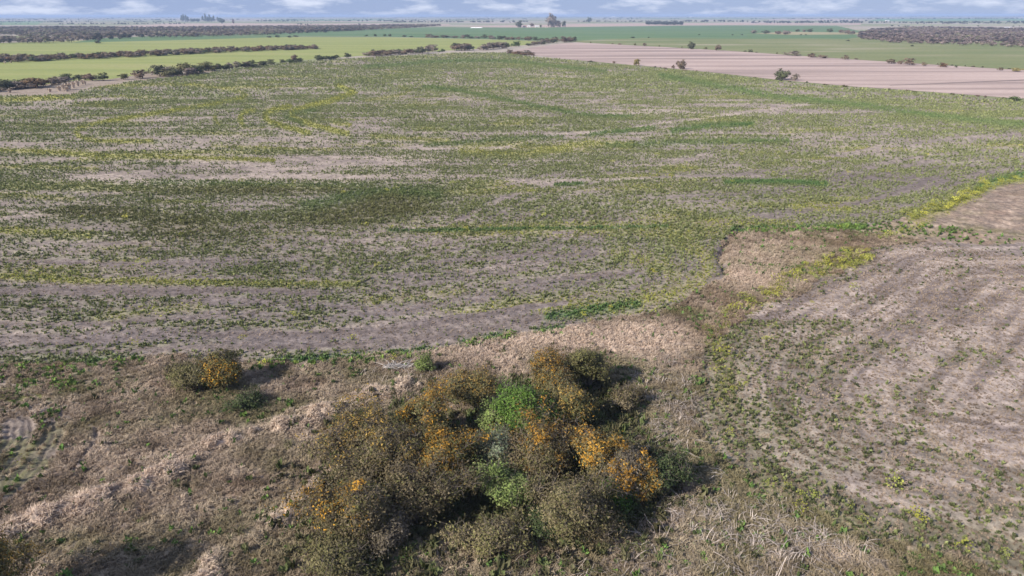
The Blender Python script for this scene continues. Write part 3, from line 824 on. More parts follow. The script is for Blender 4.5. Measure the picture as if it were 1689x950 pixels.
# dry grass
x, y = sample_fan(24, 110, 330000); c = cover(x, y); z = land_z(x, y, c)
r = np.hypot(x, y)
k = (rut_mask(x, y, .3) < .5) & (rng.random(len(x)) < np.clip(.85 * c['low'] - .45 * c['left'] + .45 * (c['stub']) + .12 * c['main'], 0, 1) * np.where(r < 60, 1, .8)) 
m = int(k.sum())
br, ol = np.clip(c['bright'][k], 0, 1)[:, None], np.clip(c['olivedry'][k], 0, 1)[:, None]
t = lerp_cols([(.18, .135, .095), (.30, .23, .17), (.45, .355, .27)], np.clip(.3 * rng.random(m) + 1.9 * (fbm(x[k] / 1.6, y[k] / 1.6, 250, 3) - .5) + .35, 0, 1), .12)
t = t * (1 - .75 * ol) + np.array([[.175, .16, .07]]) * .75 * ol
rd_ = c['red'][k][:, None] * .3
t = t * (1 - rd_) + np.array([[.31, .205, .15]]) * rd_
t = t * (1 - .65 * br) + np.array([[.66, .515, .41]]) * .65 * br
scatter('dry_grass', np.stack([x[k], y[k], z[k]], 1), yaw(m, .35), sc3(rng.uniform(.35, .95, m) * np.where(c['low'][k], 1 + .3 * np.clip(c['bright'][k], 0, 1), .45)), t, tufts_t, 'tangled dead grass in tan and olive tussocks')
# fallen stalks
x, y = sample_fan(26, 75, 60000); c = cover(x, y); z = land_z(x, y, c)
st = blobs(x, y, [((1200, 880), (150, 60), 1), ((1330, 900), (100, 50), .8), ((1110, 690), (45, 70), .9), ((1090, 620), (60, 40), .4), ((660, 610), (50, 14), .5), ((960, 930), (120, 30), .5)])
k = (rng.random(len(x)) < np.clip(st, 0, 1) * .17) & c['low']
m = int(k.sum())
scatter('fallen_stalks', np.stack([x[k], y[k], z[k] + .05], 1), yaw(m, .12), sc3(rng.uniform(.6, 1.2, m)), lerp_cols([(.22, .18, .15), (.36, .30, .26), (.48, .41, .36)], rng.random(m)), stalks_t, 'fallen dead stalks lying across one another')

# ------------------------------------------------------------------ trees and shrubs near the camera
leaf_mat = tint_mat('crown_leaf', 'GEOMETRY', .85, .10)
bark_mat = plain_mat('bark', (.14, .115, .095), .35, 6.0)

PAL = {
    'brown': [(.095, .076, .042), (.13, .102, .058), (.155, .125, .078), (.11, .102, .04)],
    'olive': [(.085, .085, .035), (.125, .12, .045), (.15, .13, .06)],
    'oliveb': [(.10, .096, .04), (.14, .125, .058), (.165, .14, .075)],
    'grey': [(.125, .105, .082), (.16, .135, .105), (.12, .10, .066)],
    'green': [(.055, .10, .022), (.085, .15, .03), (.125, .20, .042)],
    'light': [(.12, .16, .05), (.17, .22, .065), (.20, .23, .09)],
    'sage': [(.12, .15, .09), (.165, .19, .12), (.20, .215, .15)],
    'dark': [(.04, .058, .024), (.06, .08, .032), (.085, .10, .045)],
    'orange': [(.25, .14, .032), (.35, .18, .03), (.44, .235, .036), (.16, .12, .042), (.20, .13, .04)],
    'gold': [(.24, .155, .05), (.31, .20, .05), (.36, .24, .07), (.17, .14, .06)],
    'tan': [(.15, .125, .068), (.195, .158, .092), (.165, .155, .062)],
}

def crown_clumps(rd, R_, zc, hz, n, kmin=.5):
    """clump centres spread through an uneven crown"""
    lobes = [(rd.uniform(0, 6.28), rd.uniform(-.4, 1.1), rd.uniform(.6, 1.3)) for _ in range(7)]
    ex, ey = rd.uniform(.84, 1.16), rd.uniform(.84, 1.16)
    out = []
    while len(out) < n:
        d = Vector((rd.gauss(0, 1), rd.gauss(0, 1), rd.gauss(0, 1))).normalized()
        if d.z < -.75: continue
        k = kmin
        for a, e, s in lobes:
            ld = Vector((math.cos(a) * math.cos(e), math.sin(a) * math.cos(e), math.sin(e)))
            k = max(k, s * max(0, d.dot(ld)) ** 4)
        q = rd.random() ** (.42) * k
        out.append((Vector((d.x * R_ * q * ex, d.y * R_ * q * ey, zc + d.z * hz * q)), q))
    return out

def leaf_faces(mb, rd, c, n, spread, size, pal, out=None):
    """n leaf sprays about a clump centre, facing roughly outwards"""
    b0 = pal[rd.randrange(len(pal))]; g0 = rd.uniform(.72, 1.25)
    out = out or Vector((0, 0, .3))
    for _ in range(n):
        o = Vector((rd.gauss(0, 1), rd.gauss(0, 1), rd.gauss(0, .8)))
        p = c + o * spread
        nn = (out + o * .35 + Vector((rd.gauss(0, .5), rd.gauss(0, .5), rd.gauss(0, .5)))).normalized()
        u = nn.orthogonal().normalized(); u.rotate(Matrix.Rotation(rd.uniform(0, 6.28), 3, nn)); w = nn.cross(u)
        l = size * rd.uniform(.6, 1.5); b = l * rd.uniform(.35, .6)
        t = b0 if rd.random() < .7 else pal[rd.randrange(len(pal))]; g = g0 * rd.uniform(.88, 1.12)
        mb.face([p - u * l - w * b, p - u * l + w * b, p + u * l], (t[0] * g, t[1] * g, t[2] * g))

def tree(name, label, u, v, R_, h, pal, leaves, cat='tree', accent=None, acc_frac=0, acc_dir=None, group=None, twig=(.15, .125, .105), seed=0, low=False, size=.072, acc_name='blossom'):
    """u,v = photo pixel of the crown's middle; R_ crown radius in metres; h height in metres"""
    rd = random.Random(seed * 31 + 5)
    leaves = int(leaves * 4.6); R_ *= 1.17; h *= 1.10
    hz = h * .52
    zc = h - hz * 1.0
    p = at(u, v, zc)
    zz = float(land_z(np.array([p[0]]), np.array([p[1]]))[0])
    root = empty(name, (p[0], p[1], zz), 0.0)
    tag(root, label, cat, group)
    nclump = max(34, int(leaves / 60))
    cl = crown_clumps(rd, R_, zc, hz, nclump, .42)
    tr, cr, ac = MB(), MB(), MB()
    # stems
    hubs = []
    for i in range(3 if low else 4):
        a = i * 6.28 / 4 + rd.uniform(-.5, .5)
        q0 = Vector((rd.uniform(-.12, .12), rd.uniform(-.12, .12), -.1))
        q1 = Vector((math.cos(a) * R_ * .16, math.sin(a) * R_ * .16, h * .28))
        q2 = Vector((math.cos(a) * R_ * .38, math.sin(a) * R_ * .38, h * .52))
        rr_ = .05 * h ** .7
        tr.tube(q0, q1, rr_, rr_ * .75, 6); tr.tube(q1, q2, rr_ * .75, rr_ * .45, 5)
        hubs += [(q1, rr_ * .5), (q2, rr_ * .42)]
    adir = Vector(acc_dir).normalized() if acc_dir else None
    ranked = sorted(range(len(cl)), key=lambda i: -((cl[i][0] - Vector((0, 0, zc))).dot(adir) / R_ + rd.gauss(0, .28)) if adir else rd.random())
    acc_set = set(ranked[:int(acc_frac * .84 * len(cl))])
    for i, (c, q) in enumerate(cl):
        hb = min(hubs[:40], key=lambda t: (t[0] - c).length)
        mid = hb[0].lerp(c, .55) + Vector((rd.gauss(0, .12), rd.gauss(0, .12), rd.uniform(0, .2)))
        tr.tube(hb[0], mid, hb[1] * .55, hb[1] * .3, 3); tr.tube(mid, c, hb[1] * .3, .008, 3)
        if i % 3 == 0 and len(hubs) < 40: hubs.append((mid, hb[1] * .5))
        tgt = ac if i in acc_set else cr
        pl = accent if i in acc_set else pal
        for _ in range(6):      # fine twigs
            e = c + Vector((rd.gauss(0, .3), rd.gauss(0, .3), rd.gauss(0.1, .28)))
            s = Vector((rd.gauss(0, 1), rd.gauss(0, 1), rd.gauss(0, .3))).normalized() * .014
            g = rd.uniform(.7, 1.4)
            cr.face([mid.lerp(c, .7) - s, mid.lerp(c, .7) + s, e + s * .4, e - s * .4], tuple(t * g for t in twig))
        od = (c - Vector((0, 0, zc * .8))).normalized() * .75 + Vector((0, 0, .2))
        n = int(leaves / nclump * rd.uniform(.6, 1.4))
        if rd.random() < .26: c = c + (c - Vector((0, 0, zc))) * rd.uniform(.08, .38); n = n // 3
        leaf_faces(tgt, rd, c, n, (.115 * R_ ** .5 + .03) * rd.uniform(.7, 1.5), size, pl, od)
        if i in acc_set: leaf_faces(cr, rd, c - Vector((0, 0, .1)), n // 2, .2 * R_ ** .5 + .06, size, pal, od)
    put('trunk', tr.mesh('trunk', bark_mat), root)
    cro = put('crown', cr.mesh('crown', leaf_mat, True), root)
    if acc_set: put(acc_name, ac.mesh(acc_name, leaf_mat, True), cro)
    return root

UP_L = (-.6, -.3, .7)
T = [
  ('spreading_tree', 'broad grey brown tree at the left of the thicket', 612, 742, 3.8, 4.9, 'brown', 9500, 'gold', .14, (-.3, .4, .7)),
  ('spreading_tree', 'dull brown tree in front of the bright orange tree', 688, 812, 3.1, 4.3, 'brown', 6500, None, 0, None),
  ('flowering_tree', 'bright orange tree standing tallest in the left half of the thicket', 735, 748, 2.3, 5.2, 'olive', 6000, 'orange', .85, (-.3, -.5, .6)),
  ('flowering_tree', 'olive tree with an orange top behind the bright orange tree', 694, 690, 2.5, 4.8, 'olive', 5500, 'orange', .36, (.2, .3, .9)),
  ('spreading_tree', 'grey tree with a small orange patch nearest the dry bank', 590, 842, 3.0, 4.7, 'brown', 7500, 'orange', .15, (-.5, .5, .7)),
  ('shrub', 'low olive shrub at the front left foot of the thicket', 560, 898, 2.5, 2.2, 'oliveb', 4200, None, 0, None),
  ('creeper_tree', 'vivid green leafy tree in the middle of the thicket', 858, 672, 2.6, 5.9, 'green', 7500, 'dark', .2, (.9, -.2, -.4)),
  ('olive_tree', 'round olive tree at the far right end of the thicket', 972, 602, 2.0, 4.4, 'olive', 5200, None, 0, None),
  ('flowering_tree', 'olive tree with orange sprays beside the far round olive tree', 915, 628, 2.3, 4.5, 'oliveb', 5200, 'orange', .42, (-.4, .2, .8)),
  ('flowering_tree', 'olive tree with thin orange sprays above the dark gap', 946, 668, 2.0, 4.4, 'olive', 4500, 'gold', .35, (.3, -.2, .7)),
  ('flowering_tree', 'muted golden tree behind the vivid green tree', 783, 645, 2.5, 3.8, 'oliveb', 5000, 'gold', .5, (-.2, .2, .8)),
  ('flowering_tree', 'brown tree with orange sprays in front of the vivid green tree', 893, 748, 2.7, 4.9, 'brown', 6200, 'orange', .30, (.1, .5, .8)),
  ('sage_tree', 'pale grey green tree beside the dark gap', 820, 740, 1.75, 3.8, 'sage', 3800, None, 0, None),
  ('shrub', 'light green shrub below the pale grey green tree', 842, 803, 2.1, 3.0, 'light', 4800, None, 0, None),
  ('flowering_tree', 'orange tree at the right of the thicket with a bright ragged crown', 985, 745, 1.85, 4.4, 'oliveb', 4000, 'orange', .85, (-.3, .2, .8)),
  ('flowering_tree', 'grey twiggy tree fringed with orange', 1033, 766, 2.0, 4.2, 'grey', 4800, 'orange', .22, (-.3, -.6, -.1)),
  ('flowering_tree', 'small bright orange tree at the right edge of the thicket', 1070, 790, .95, 3.3, 'oliveb', 2000, 'orange', .8, (-.2, -.2, .6)),
  ('shrub', 'dark green shrub at the right edge of the thicket', 1098, 776, 1.6, 2.8, 'dark', 3600, None, 0, None),
  ('spreading_tree', 'broad brown and olive tree at the front right of the thicket', 950, 832, 3.0, 4.5, 'brown', 7500, 'oliveb', .4, (-.6, -.5, 0)),
  ('shrub', 'tan olive shrub standing alone in front of the thicket', 803, 884, 2.1, 2.2, 'tan', 4200, None, 0, None),
  ('shrub', 'grey olive shrub beyond the right side of the thicket', 1032, 655, 1.8, 1.8, 'brown', 2600, None, 0, None),
  ('shrub', 'brown olive shrub left of the lone orange shrub', 306, 615, 2.1, 2.9, 'oliveb', 4200, None, 0, None),
  ('flowering_shrub', 'lone orange shrub by the field edge on the left', 373, 610, 1.95, 3.3, 'olive', 5200, 'orange', .45, (-.3, -.8, -.1)),
  ('shrub', 'low dark green bush below the lone orange shrub', 410, 656, 1.7, 1.0, 'dark', 2000, None, 0, None),
  ('shrub', 'small round green bush beside the fallen branches', 697, 600, .75, 1.5, 'light', 1300, None, 0, None),
  ('flowering_tree', 'tree at the bottom left corner with orange and olive crown', -62, 968, 2.7, 6.4, 'olive', 9000, 'gold', .5, (.2, .5, .8)),
  ('shrub', 'green shrub on the left foot of the vivid green tree', 812, 695, 1.5, 3.2, 'light', 2600, None, 0, None),
  ('shrub', 'dark shrub in the gap of the thicket', 895, 862, 1.5, 1.9, 'dark', 2200, None, 0, None),
  ('shrub', 'green shrub at the foot of the small orange tree', 1020, 812, 1.2, 1.5, 'green', 1700, None, 0, None),
  ('shrub', 'grey brown shrub between the dull brown tree and the dry grass', 640, 868, 2.0, 2.6, 'grey', 3200, None, 0, None),
]
for i, (nm, lb, u, v, R_, h, pal, nl, acc, fr, ad) in enumerate(T):
    tree(nm, lb, u, v, R_, h, PAL[pal], nl, 'shrub' if 'shrub' in nm else 'tree', PAL[acc] if acc else None, fr, ad, seed=i + 1, low=h < 2.4,
         acc_name='blossom' if acc in ('orange', 'gold') else 'painted_shade_leaves' if acc == 'dark' else 'side_foliage')  # dark accent leaves, low on the sun-averted side: shade painted into leaf colour

# tangled undergrowth filling the thicket
x, y = sample_fan(28, 64, 60000); c = cover(x, y); z = land_z(x, y, c)
ug = blobs(x, y, [((640, 820), (95, 90), 1), ((690, 740), (80, 60), 1), ((900, 740), (90, 90), 1), ((960, 690), (60, 60), .9), ((860, 830), (90, 50), .9), ((1040, 800), (60, 50), .9), ((990, 840), (70, 50), .8), ((570, 890), (50, 40), .6)])
k = rng.random(len(x)) < np.clip(ug * .8, 0, .85)
m = int(k.sum())
scatter('undergrowth', np.stack([x[k], y[k], z[k]], 1), yaw(m, .3), sc3(rng.uniform(.7, 1.5, m), 1.4), lerp_cols([(.075, .07, .035), (.12, .11, .06), (.10, .125, .045)], rng.random(m)), weeds_t + tufts_t, 'tangled undergrowth filling the thicket between the trees')

# fallen silver branches
fb = MB(); rd = random.Random(3)
p = at(652, 607); z0 = float(land_z(np.array([p[0]]), np.array([p[1]]))[0])
br_root = empty('fallen_branches', (p[0], p[1], z0))
tag(br_root, 'silver grey fallen branches heaped by the field edge', 'branches')
mb = MB()
mb.tube((-1.2, 0, .15), (.4, .2, .35), .11, .08, 6); mb.tube((.4, .2, .35), (1.5, -.1, .3), .08, .05, 6)
put('limb', mb.mesh('limb', plain_mat('dead_limb', (.30, .27, .25), .3, 5)), br_root)
for i in range(46):
    a = rd.uniform(0, 6.28); l = rd.uniform(.6, 1.5); b0 = Vector((rd.uniform(-1.1, 1.1), rd.uniform(-.4, .4), .25))
    e = b0 + Vector((math.cos(a) * l, math.sin(a) * l * .7, rd.uniform(-.1, .6)))
    fb.tube(b0, b0.lerp(e, .5) + Vector((0, 0, .12)), .035, .025, 3); fb.tube(b0.lerp(e, .5) + Vector((0, 0, .12)), e, .025, .01, 3)
put('twigs', fb.mesh('twigs', plain_mat('dead_twig', (.36, .33, .31), .3, 5)), br_root)

# ------------------------------------------------------------------ shrubs and trees across the fields
far_leaf = object_tint_mat('far_leaf')
def far_crown(seed, n=420, flat=1.0, shape='round'):
    rd = random.Random(seed); mb = MB()
    for c, q in crown_clumps(rd, .60, .46, .60 * flat, max(14, n // 14), .78):
        if shape == 'cone': c = Vector((c.x * max(.12, 1.1 - c.z), c.y * max(.12, 1.1 - c.z), c.z))
        leaf_faces(mb, rd, Vector((c.x, c.y, max(.05, c.z))), 22, .07, .065, [(1, 1, 1)], (c - Vector((0, 0, .4))).normalized())
    return mb.mesh('crown', far_leaf)
def far_trunk(seed):
    rd = random.Random(seed); mb = MB()
    mb.tube((0, 0, -.02), (.03, 0, .35), .035, .025, 5); mb.tube((.03, 0, .35), (.12, .08, .6), .025, .01, 4); mb.tube((.03, 0, .35), (-.12, -.05, .62), .022, .01, 4)
    return mb.mesh('trunk', bark_mat)
bush_m = [far_crown(100 + i, 420) for i in range(7)]
tall_m = [far_crown(120 + i, 560, 1.05) for i in range(3)]
cone_m = [far_crown(130 + i, 420, 1.05, 'cone') for i in range(3)]
trunk_m = [far_trunk(140 + i) for i in range(3)]

TINT = {'dark': (.085, .094, .052), 'green': (.095, .13, .05), 'brown': (.17, .128, .094), 'grey': (.205, .172, .145), 'olive': (.125, .12, .055), 'yellow': (.22, .19, .075), 'rust': (.15, .10, .06)}
cnt = [0]
def far_plant(name, label, cat, u, v, hpx, wpx, tint, group=None, meshes=None, parts=True, jitter=.12):
    i = cnt[0]; cnt[0] += 1
    rd = random.Random(i * 13 + 1)
    p = at(u, v); k = FPX / math.hypot(math.hypot(p[0], p[1]), CAM_H) / (1 / math.sqrt(1 + ((u - 844.5) / FPX) ** 2)) 
    h, w = hpx / k, wpx / k
    meshes = meshes or bush_m
    root = empty(name, (p[0], p[1] + w * .15, 0), rd.uniform(0, 6.28)) if parts else None
    cr = put('crown' if parts else name, meshes[i % len(meshes)], root)
    t = TINT[tint]; g = rd.uniform(1 - jitter, 1 + jitter)
    cr.color = (t[0] * g, t[1] * g * rd.uniform(.95, 1.05), t[2] * g, 1)
    if parts:
        cr.scale = (w, w, h)
        tr = put('trunk', trunk_m[i % 3], root); tr.scale = (w, w, h)
        tag(root, label, cat, group)
        return root
    cr.location = (p[0], p[1] + w * .15, 0); cr.rotation_euler = (0, 0, rd.uniform(0, 6.28)); cr.scale = (w, w, h)
    tag(cr, label, cat, group)
    return cr

# hedge along the near edge of the wheat, left
rd = random.Random(21)
def hedge_line(px, n, hpx, wpx, tints, name, label, group, dv=1.5, parts=True, gap=.0):
    px = np.array(px, float)
    seg = np.r_[0, np.cumsum(np.hypot(*(np.diff(px, axis=0).T)))]
    for k in range(n):
        if rd.random() < gap: continue
        s = (k + rd.uniform(.1, .9)) / n * seg[-1]
        u, v = np.interp(s, seg, px[:, 0]), np.interp(s, seg, px[:, 1])
        f_ = s / seg[-1]
        ww_k = 1.35
        hh = (hpx[0] * (1 - f_) + hpx[1] * f_) * rd.uniform(.75, 1.5); ww = ww_k * (wpx[0] * (1 - f_) + wpx[1] * f_) * rd.uniform(.7, 1.35)
        far_plant(name, label, 'shrub', u, v + rd.uniform(-dv, dv), hh, ww, rd.choice(tints), group, parts=parts)
hedge_line([(-60, 152), (0, 149), (30, 146), (70, 142), (100, 138)], 11, (13, 12), (26, 22), ['dark', 'brown', 'dark', 'grey', 'rust'], 'hedge_shrub', 'dark brown shrub in the hedge left of the pale pampas grass', 'shrubs left of the pampas grass', 2)
hedge_line([(108, 134), (130, 132), (150, 132), (170, 132)], 5, (11, 9), (16, 14), ['brown', 'dark', 'grey'], 'hedge_shrub', 'brown shrub in the hedge behind the pale pampas grass', 'shrubs behind the pampas grass', 1)
far_plant('round_shrub', 'round olive brown shrub standing alone between two hedge clumps', 'shrub', 202, 131, 11, 17, 'olive')
far_plant('hedge_shrub', 'wide brown shrub right of the lone round olive shrub', 'shrub', 233, 129, 14, 30, 'brown')
hedge_line([(256, 126), (285, 124), (310, 122), (335, 119), (350, 117)], 10, (13, 12), (22, 18), ['brown', 'olive', 'grey', 'dark', 'dark'], 'hedge_shrub', 'tall mixed brown and olive shrub along the wheat edge', 'tall shrubs along the wheat edge', 2)
hedge_line([(352, 117), (380, 114), (410, 111), (448, 107)], 12, (9, 7), (14, 11), ['dark', 'brown', 'grey', 'dark'], 'hedge_shrub', 'small dark shrub along the thinning hedge', 'small shrubs along the thinning hedge', 1.2)
far_plant('small_tree', 'small brown tree on a bare trunk beside the wheat', 'tree', 485, 103, 13, 12, 'brown', meshes=tall_m)
hedge_line([(463, 105), (475, 104), (500, 102)], 4, (5, 5), (7, 9), ['dark', 'green'], 'hedge_shrub', 'low dark shrub near the small brown tree', 'low shrubs near the small brown tree', .6)
hedge_line([(524, 100), (540, 98), (556, 98)], 5, (6, 7), (9, 9), ['dark', 'brown'], 'hedge_shrub', 'dark shrub in the short clump left of the round bush', 'shrubs in the short clump', .5)
far_plant('round_shrub', 'dark round bush between two hedge clumps', 'shrub', 573, 96, 9, 12, 'dark')
hedge_line([(604, 93), (630, 91), (660, 90), (690, 88), (714, 86)], 17, (8, 8), (12, 11), ['dark', 'brown', 'grey', 'brown'], 'hedge_shrub', 'brown shrub in the long dense clump of the hedge', 'shrubs in the long dense clump', 1)
hedge_line([(724, 86), (732, 85)], 2, (4, 4), (7, 7), ['green'], 'hedge_shrub', 'small green shrub at the end of the dense clump', 'small green shrubs', .4)
hedge_line([(746, 84), (765, 83), (778, 83)], 6, (9, 9), (12, 12), ['brown', 'dark', 'grey'], 'hedge_shrub', 'dark brown shrub at the far corner of the weedy field', 'shrubs at the far corner', .8)
hedge_line([(792, 84), (805, 82), (818, 80), (838, 79)], 7, (9, 8), (12, 11), ['brown', 'grey', 'dark'], 'hedge_shrub', 'grey brown shrub beside the left tip of the ploughed field', 'shrubs at the tip of the ploughed field', 1)
far_plant('round_shrub', 'large round green bush at the left tip of the ploughed field', 'shrub', 851, 77.5, 10, 15, 'green')
hedge_line([(866, 76), (885, 74), (900, 72), (915, 71)], 8, (5, 6), (9, 11), ['dark', 'brown', 'grey'], 'hedge_shrub', 'low shrub along the wheat tip above the ploughed field', 'shrubs along the wheat tip', .6)
hedge_line([(928, 70), (938, 69.5), (944, 69)], 4, (7, 7), (11, 10), ['brown', 'rust', 'brown'], 'hedge_shrub', 'rusty brown shrub at the top corner of the ploughed field', 'rusty shrubs at the top corner', .4)
far_plant('round_shrub', 'dark green bush at the top corner of the ploughed field', 'shrub', 948, 69, 8, 9, 'dark')
hedge_line([(840, 90), (855, 90), (880, 92)], 6, (6, 6), (11, 11), ['brown', 'grey', 'rust'], 'hedge_shrub', 'brown shrub on the weedy field side of the ploughed tip', 'brown shrubs on the weedy field side', .8)
# second line of little bushes beyond the wheat
hedge_line([(590, 60), (640, 60), (690, 61.5)], 6, (3, 3), (5, 6), ['dark', 'green'], 'distant_bush', 'tiny dark bush between the wheat and the green field', 'bushes between the wheat and the green field', .3)
hedge_line([(700, 62), (740, 62.5), (790, 63.5), (840, 66), (880, 67), (920, 68.5)], 26, (4, 5), (7, 9), ['dark', 'brown', 'grey'], 'distant_bush', 'small dark bush in the row beyond the wheat', 'bushes in the row beyond the wheat', .5)
hedge_line([(440, 62), (495, 61)], 4, (3, 3), (5, 6), ['dark'], 'distant_bush', 'tiny bush at the left edge of the green field', 'bushes at the left of the green field', .3)
# singles
for lb, nm, ct, u, v, hp, wp, tn, ms in (
    ('olive yellow tree on the edge between weedy and ploughed field', 'small_tree', 'tree', 1050, 108.5, 11, 11, 'yellow', tall_m),
    ('brown round tree on the edge of the ploughed field', 'small_tree', 'tree', 1123, 114.5, 14, 15, 'brown', tall_m),
    ('thin brown shrub just left of the brown round tree', 'thin_shrub', 'shrub', 1110, 114, 7, 5, 'brown', None),
    ('thin grey shrub left of the olive yellow tree', 'thin_shrub', 'shrub', 1013, 105.5, 5, 6, 'brown', None),
    ('green leafy tree standing on the field edge beside a grey bush', 'leafy_tree', 'tree', 1291, 132.5, 16, 23, 'dark', tall_m),
    ('grey brown bush touching the green leafy tree', 'grey_bush', 'shrub', 1311, 133.5, 10.5, 14, 'grey', None),
    ('green bush at the right end of the ploughed field edge', 'green_bush', 'shrub', 1672, 167.5, 8, 20, 'green', None),
    ('dark green tree on the far edge of the ploughed field', 'small_tree', 'tree', 1140, 81.5, 11, 12, 'dark', tall_m),
    ('brown tree on the far edge right of the dark green tree', 'small_tree', 'tree', 1185, 83.8, 9.5, 10, 'brown', tall_m),
    ('small brown bush left of the dark green tree', 'small_bush', 'shrub', 1063, 76.5, 5.5, 7, 'brown', None),
    ('tiny olive bush next to the ploughed field top', 'small_bush', 'shrub', 1047, 75.5, 4, 5, 'olive', None),
    ('tiny green bush midway on the far edge of the ploughed field', 'small_bush', 'shrub', 1164, 82, 4, 5, 'olive', None),
    ('small dark bush on the far edge right of the brown tree', 'small_bush', 'shrub', 1237, 87, 5, 7, 'dark', None),
    ('wide dark bush leading the far hedge', 'hedge_shrub', 'shrub', 1311, 93, 8, 23, 'grey', None),
    ('reddish brown bush second in the far hedge', 'hedge_shrub', 'shrub', 1340, 95.3, 7, 17, 'brown', None),
    ('low brown bush third in the far hedge', 'hedge_shrub', 'shrub', 1358, 96.8, 5.5, 18, 'brown', None),
    ('brown bush standing apart on the far edge', 'round_shrub', 'shrub', 1395, 99.5, 8, 11, 'brown', None),
    ('dark bush left of the tall brown bush', 'hedge_shrub', 'shrub', 1471, 105.8, 8, 15, 'brown', None),
    ('small bush between two larger brown bushes', 'small_bush', 'shrub', 1485, 106.8, 6, 9, 'brown', None),
    ('tall brown bush on the far edge at right', 'round_shrub', 'shrub', 1501, 108.3, 11.5, 18, 'brown', None),
    ('small brown bush right of the tall brown bush', 'small_bush', 'shrub', 1524, 110, 7, 8, 'brown', None),
    ('wide olive brown bush right of the tall brown bush', 'hedge_shrub', 'shrub', 1556, 111.8, 8, 17, 'rust', None),
    ('tiny bush near the right end of the far edge', 'small_bush', 'shrub', 1577, 112.5, 4.5, 5, 'dark', None),
    ('small dark bush near the yellow bush', 'small_bush', 'shrub', 1650, 117.5, 5.5, 8, 'brown', None),
    ('yellowish bush at the right end of the far edge', 'round_shrub', 'shrub', 1679, 119.5, 7, 18, 'yellow', None),
    ('grey dark tree left in the pasture row', 'pasture_tree', 'tree', 1243, 55.5, 5.5, 9, 'grey', tall_m),
    ('wide dark tree second in the pasture row', 'pasture_tree', 'tree', 1264, 56, 5.5, 12, 'dark', tall_m),
    ('low wide tree in the middle of the pasture row', 'pasture_tree', 'tree', 1284, 56.8, 5, 11, 'brown', tall_m),
    ('widest dark tree of the pasture row', 'pasture_tree', 'tree', 1297, 57.3, 6, 13, 'grey', tall_m),
    ('small tree behind the pasture row', 'pasture_tree', 'tree', 1316, 53, 4.5, 7, 'dark', tall_m),
    ('smallest tree behind the pasture row', 'pasture_tree', 'tree', 1326, 53.3, 4, 6, 'grey', tall_m),
    ('dark tree right of the smallest one', 'pasture_tree', 'tree', 1336, 53.5, 5, 9, 'dark', tall_m),
    ('upright dark tree apart at the right of the pasture row', 'pasture_tree', 'tree', 1369, 54, 6.5, 9, 'dark', tall_m),
    ('tiny dark bush alone in the green field', 'small_bush', 'shrub', 1044, 63, 2.2, 7, 'dark', None),
    ('tiny dark bush right of the lone field bush', 'small_bush', 'shrub', 1070, 63, 2, 3, 'dark', None),
    ('lone dark bush by the edge of the left wood', 'round_shrub', 'shrub', 161, 71, 6, 11, 'dark', None),
    ('tiny dark bush in front of the right wood', 'small_bush', 'shrub', 1504, 77.5, 3, 5, 'dark', None),
    ('tiny dark bush pair at the left of the right wood', 'small_bush', 'shrub', 1399, 68.5, 2.2, 6, 'dark', None)):
    far_plant(nm, lb, ct, u, v, hp, wp, tn, meshes=ms)
for u, v in ((1153, 58.3), (1208, 58.8), (1224, 58.6), (1321, 58.6), (1329, 58.6)):
    far_plant('small_bush', 'tiny dark bush out in the open green field', 'shrub', u, v, 1.8, 4, 'dark', 'tiny bushes in the open green field', parts=False)
hedge_line([(1385, 55), (1400, 57), (1410, 58)], 4, (5, 5), (7, 8), ['grey', 'brown'], 'distant_bush', 'grey bush at the left tip of the right wood', 'bushes at the tip of the right wood', .8)
for i in range(26):
    u = rd.uniform(880, 1680)
    v = float(np.interp(u, [870, 940, 1100, 1280, 1400, 1500, 1600, 1689], [93, 99.5, 113.5, 133.5, 144.5, 151.5, 159.5, 166.5]))
    far_plant('edge_bush', 'knee high green brown bush on the edge of the ploughed field', 'shrub', u, v + rd.uniform(0, 1), rd.uniform(1.8, 4), rd.uniform(3, 8), rd.choice(['dark', 'olive', 'brown']), 'knee high bushes on the field edge', parts=False)
for i in range(24):
    u = rd.uniform(960, 1680)
    v = float(np.interp(u, [950, 1100, 1200, 1300, 1400, 1500, 1600, 1689], [70.5, 78.2, 84.2, 91.2, 98.2, 104.7, 111.4, 116.8]))
    far_plant('edge_bush', 'knee high bush on the far edge of the ploughed field', 'shrub', u, v - .3, rd.uniform(1.2, 3), rd.uniform(2, 7), rd.choice(['dark', 'olive', 'brown']), 'knee high bushes on the far edge', parts=False)
# the long brown hedge inside the wheat
HL = np.array([(-60, 105), (0, 103), (60, 101), (150, 97.5), (260, 92), (340, 88), (420, 84.5), (522, 81)], float)
for i in range(270):
    f_ = rd.random(); u = -60 + 582 * f_
    v = float(np.interp(u, HL[:, 0], HL[:, 1])) - rd.uniform(0, 5.0 - 2.6 * f_)
    far_plant('hedge_shrub', 'brown bare shrub in the long hedge through the wheat', 'shrub', u, v, rd.uniform(7, 11.5) * (1.0 - .35 * f_), rd.uniform(11, 18) * (1.05 - .35 * f_), rd.choice(['brown', 'brown', 'rust', 'grey', 'dark']),
              'shrubs in the long hedge through the wheat', parts=False)

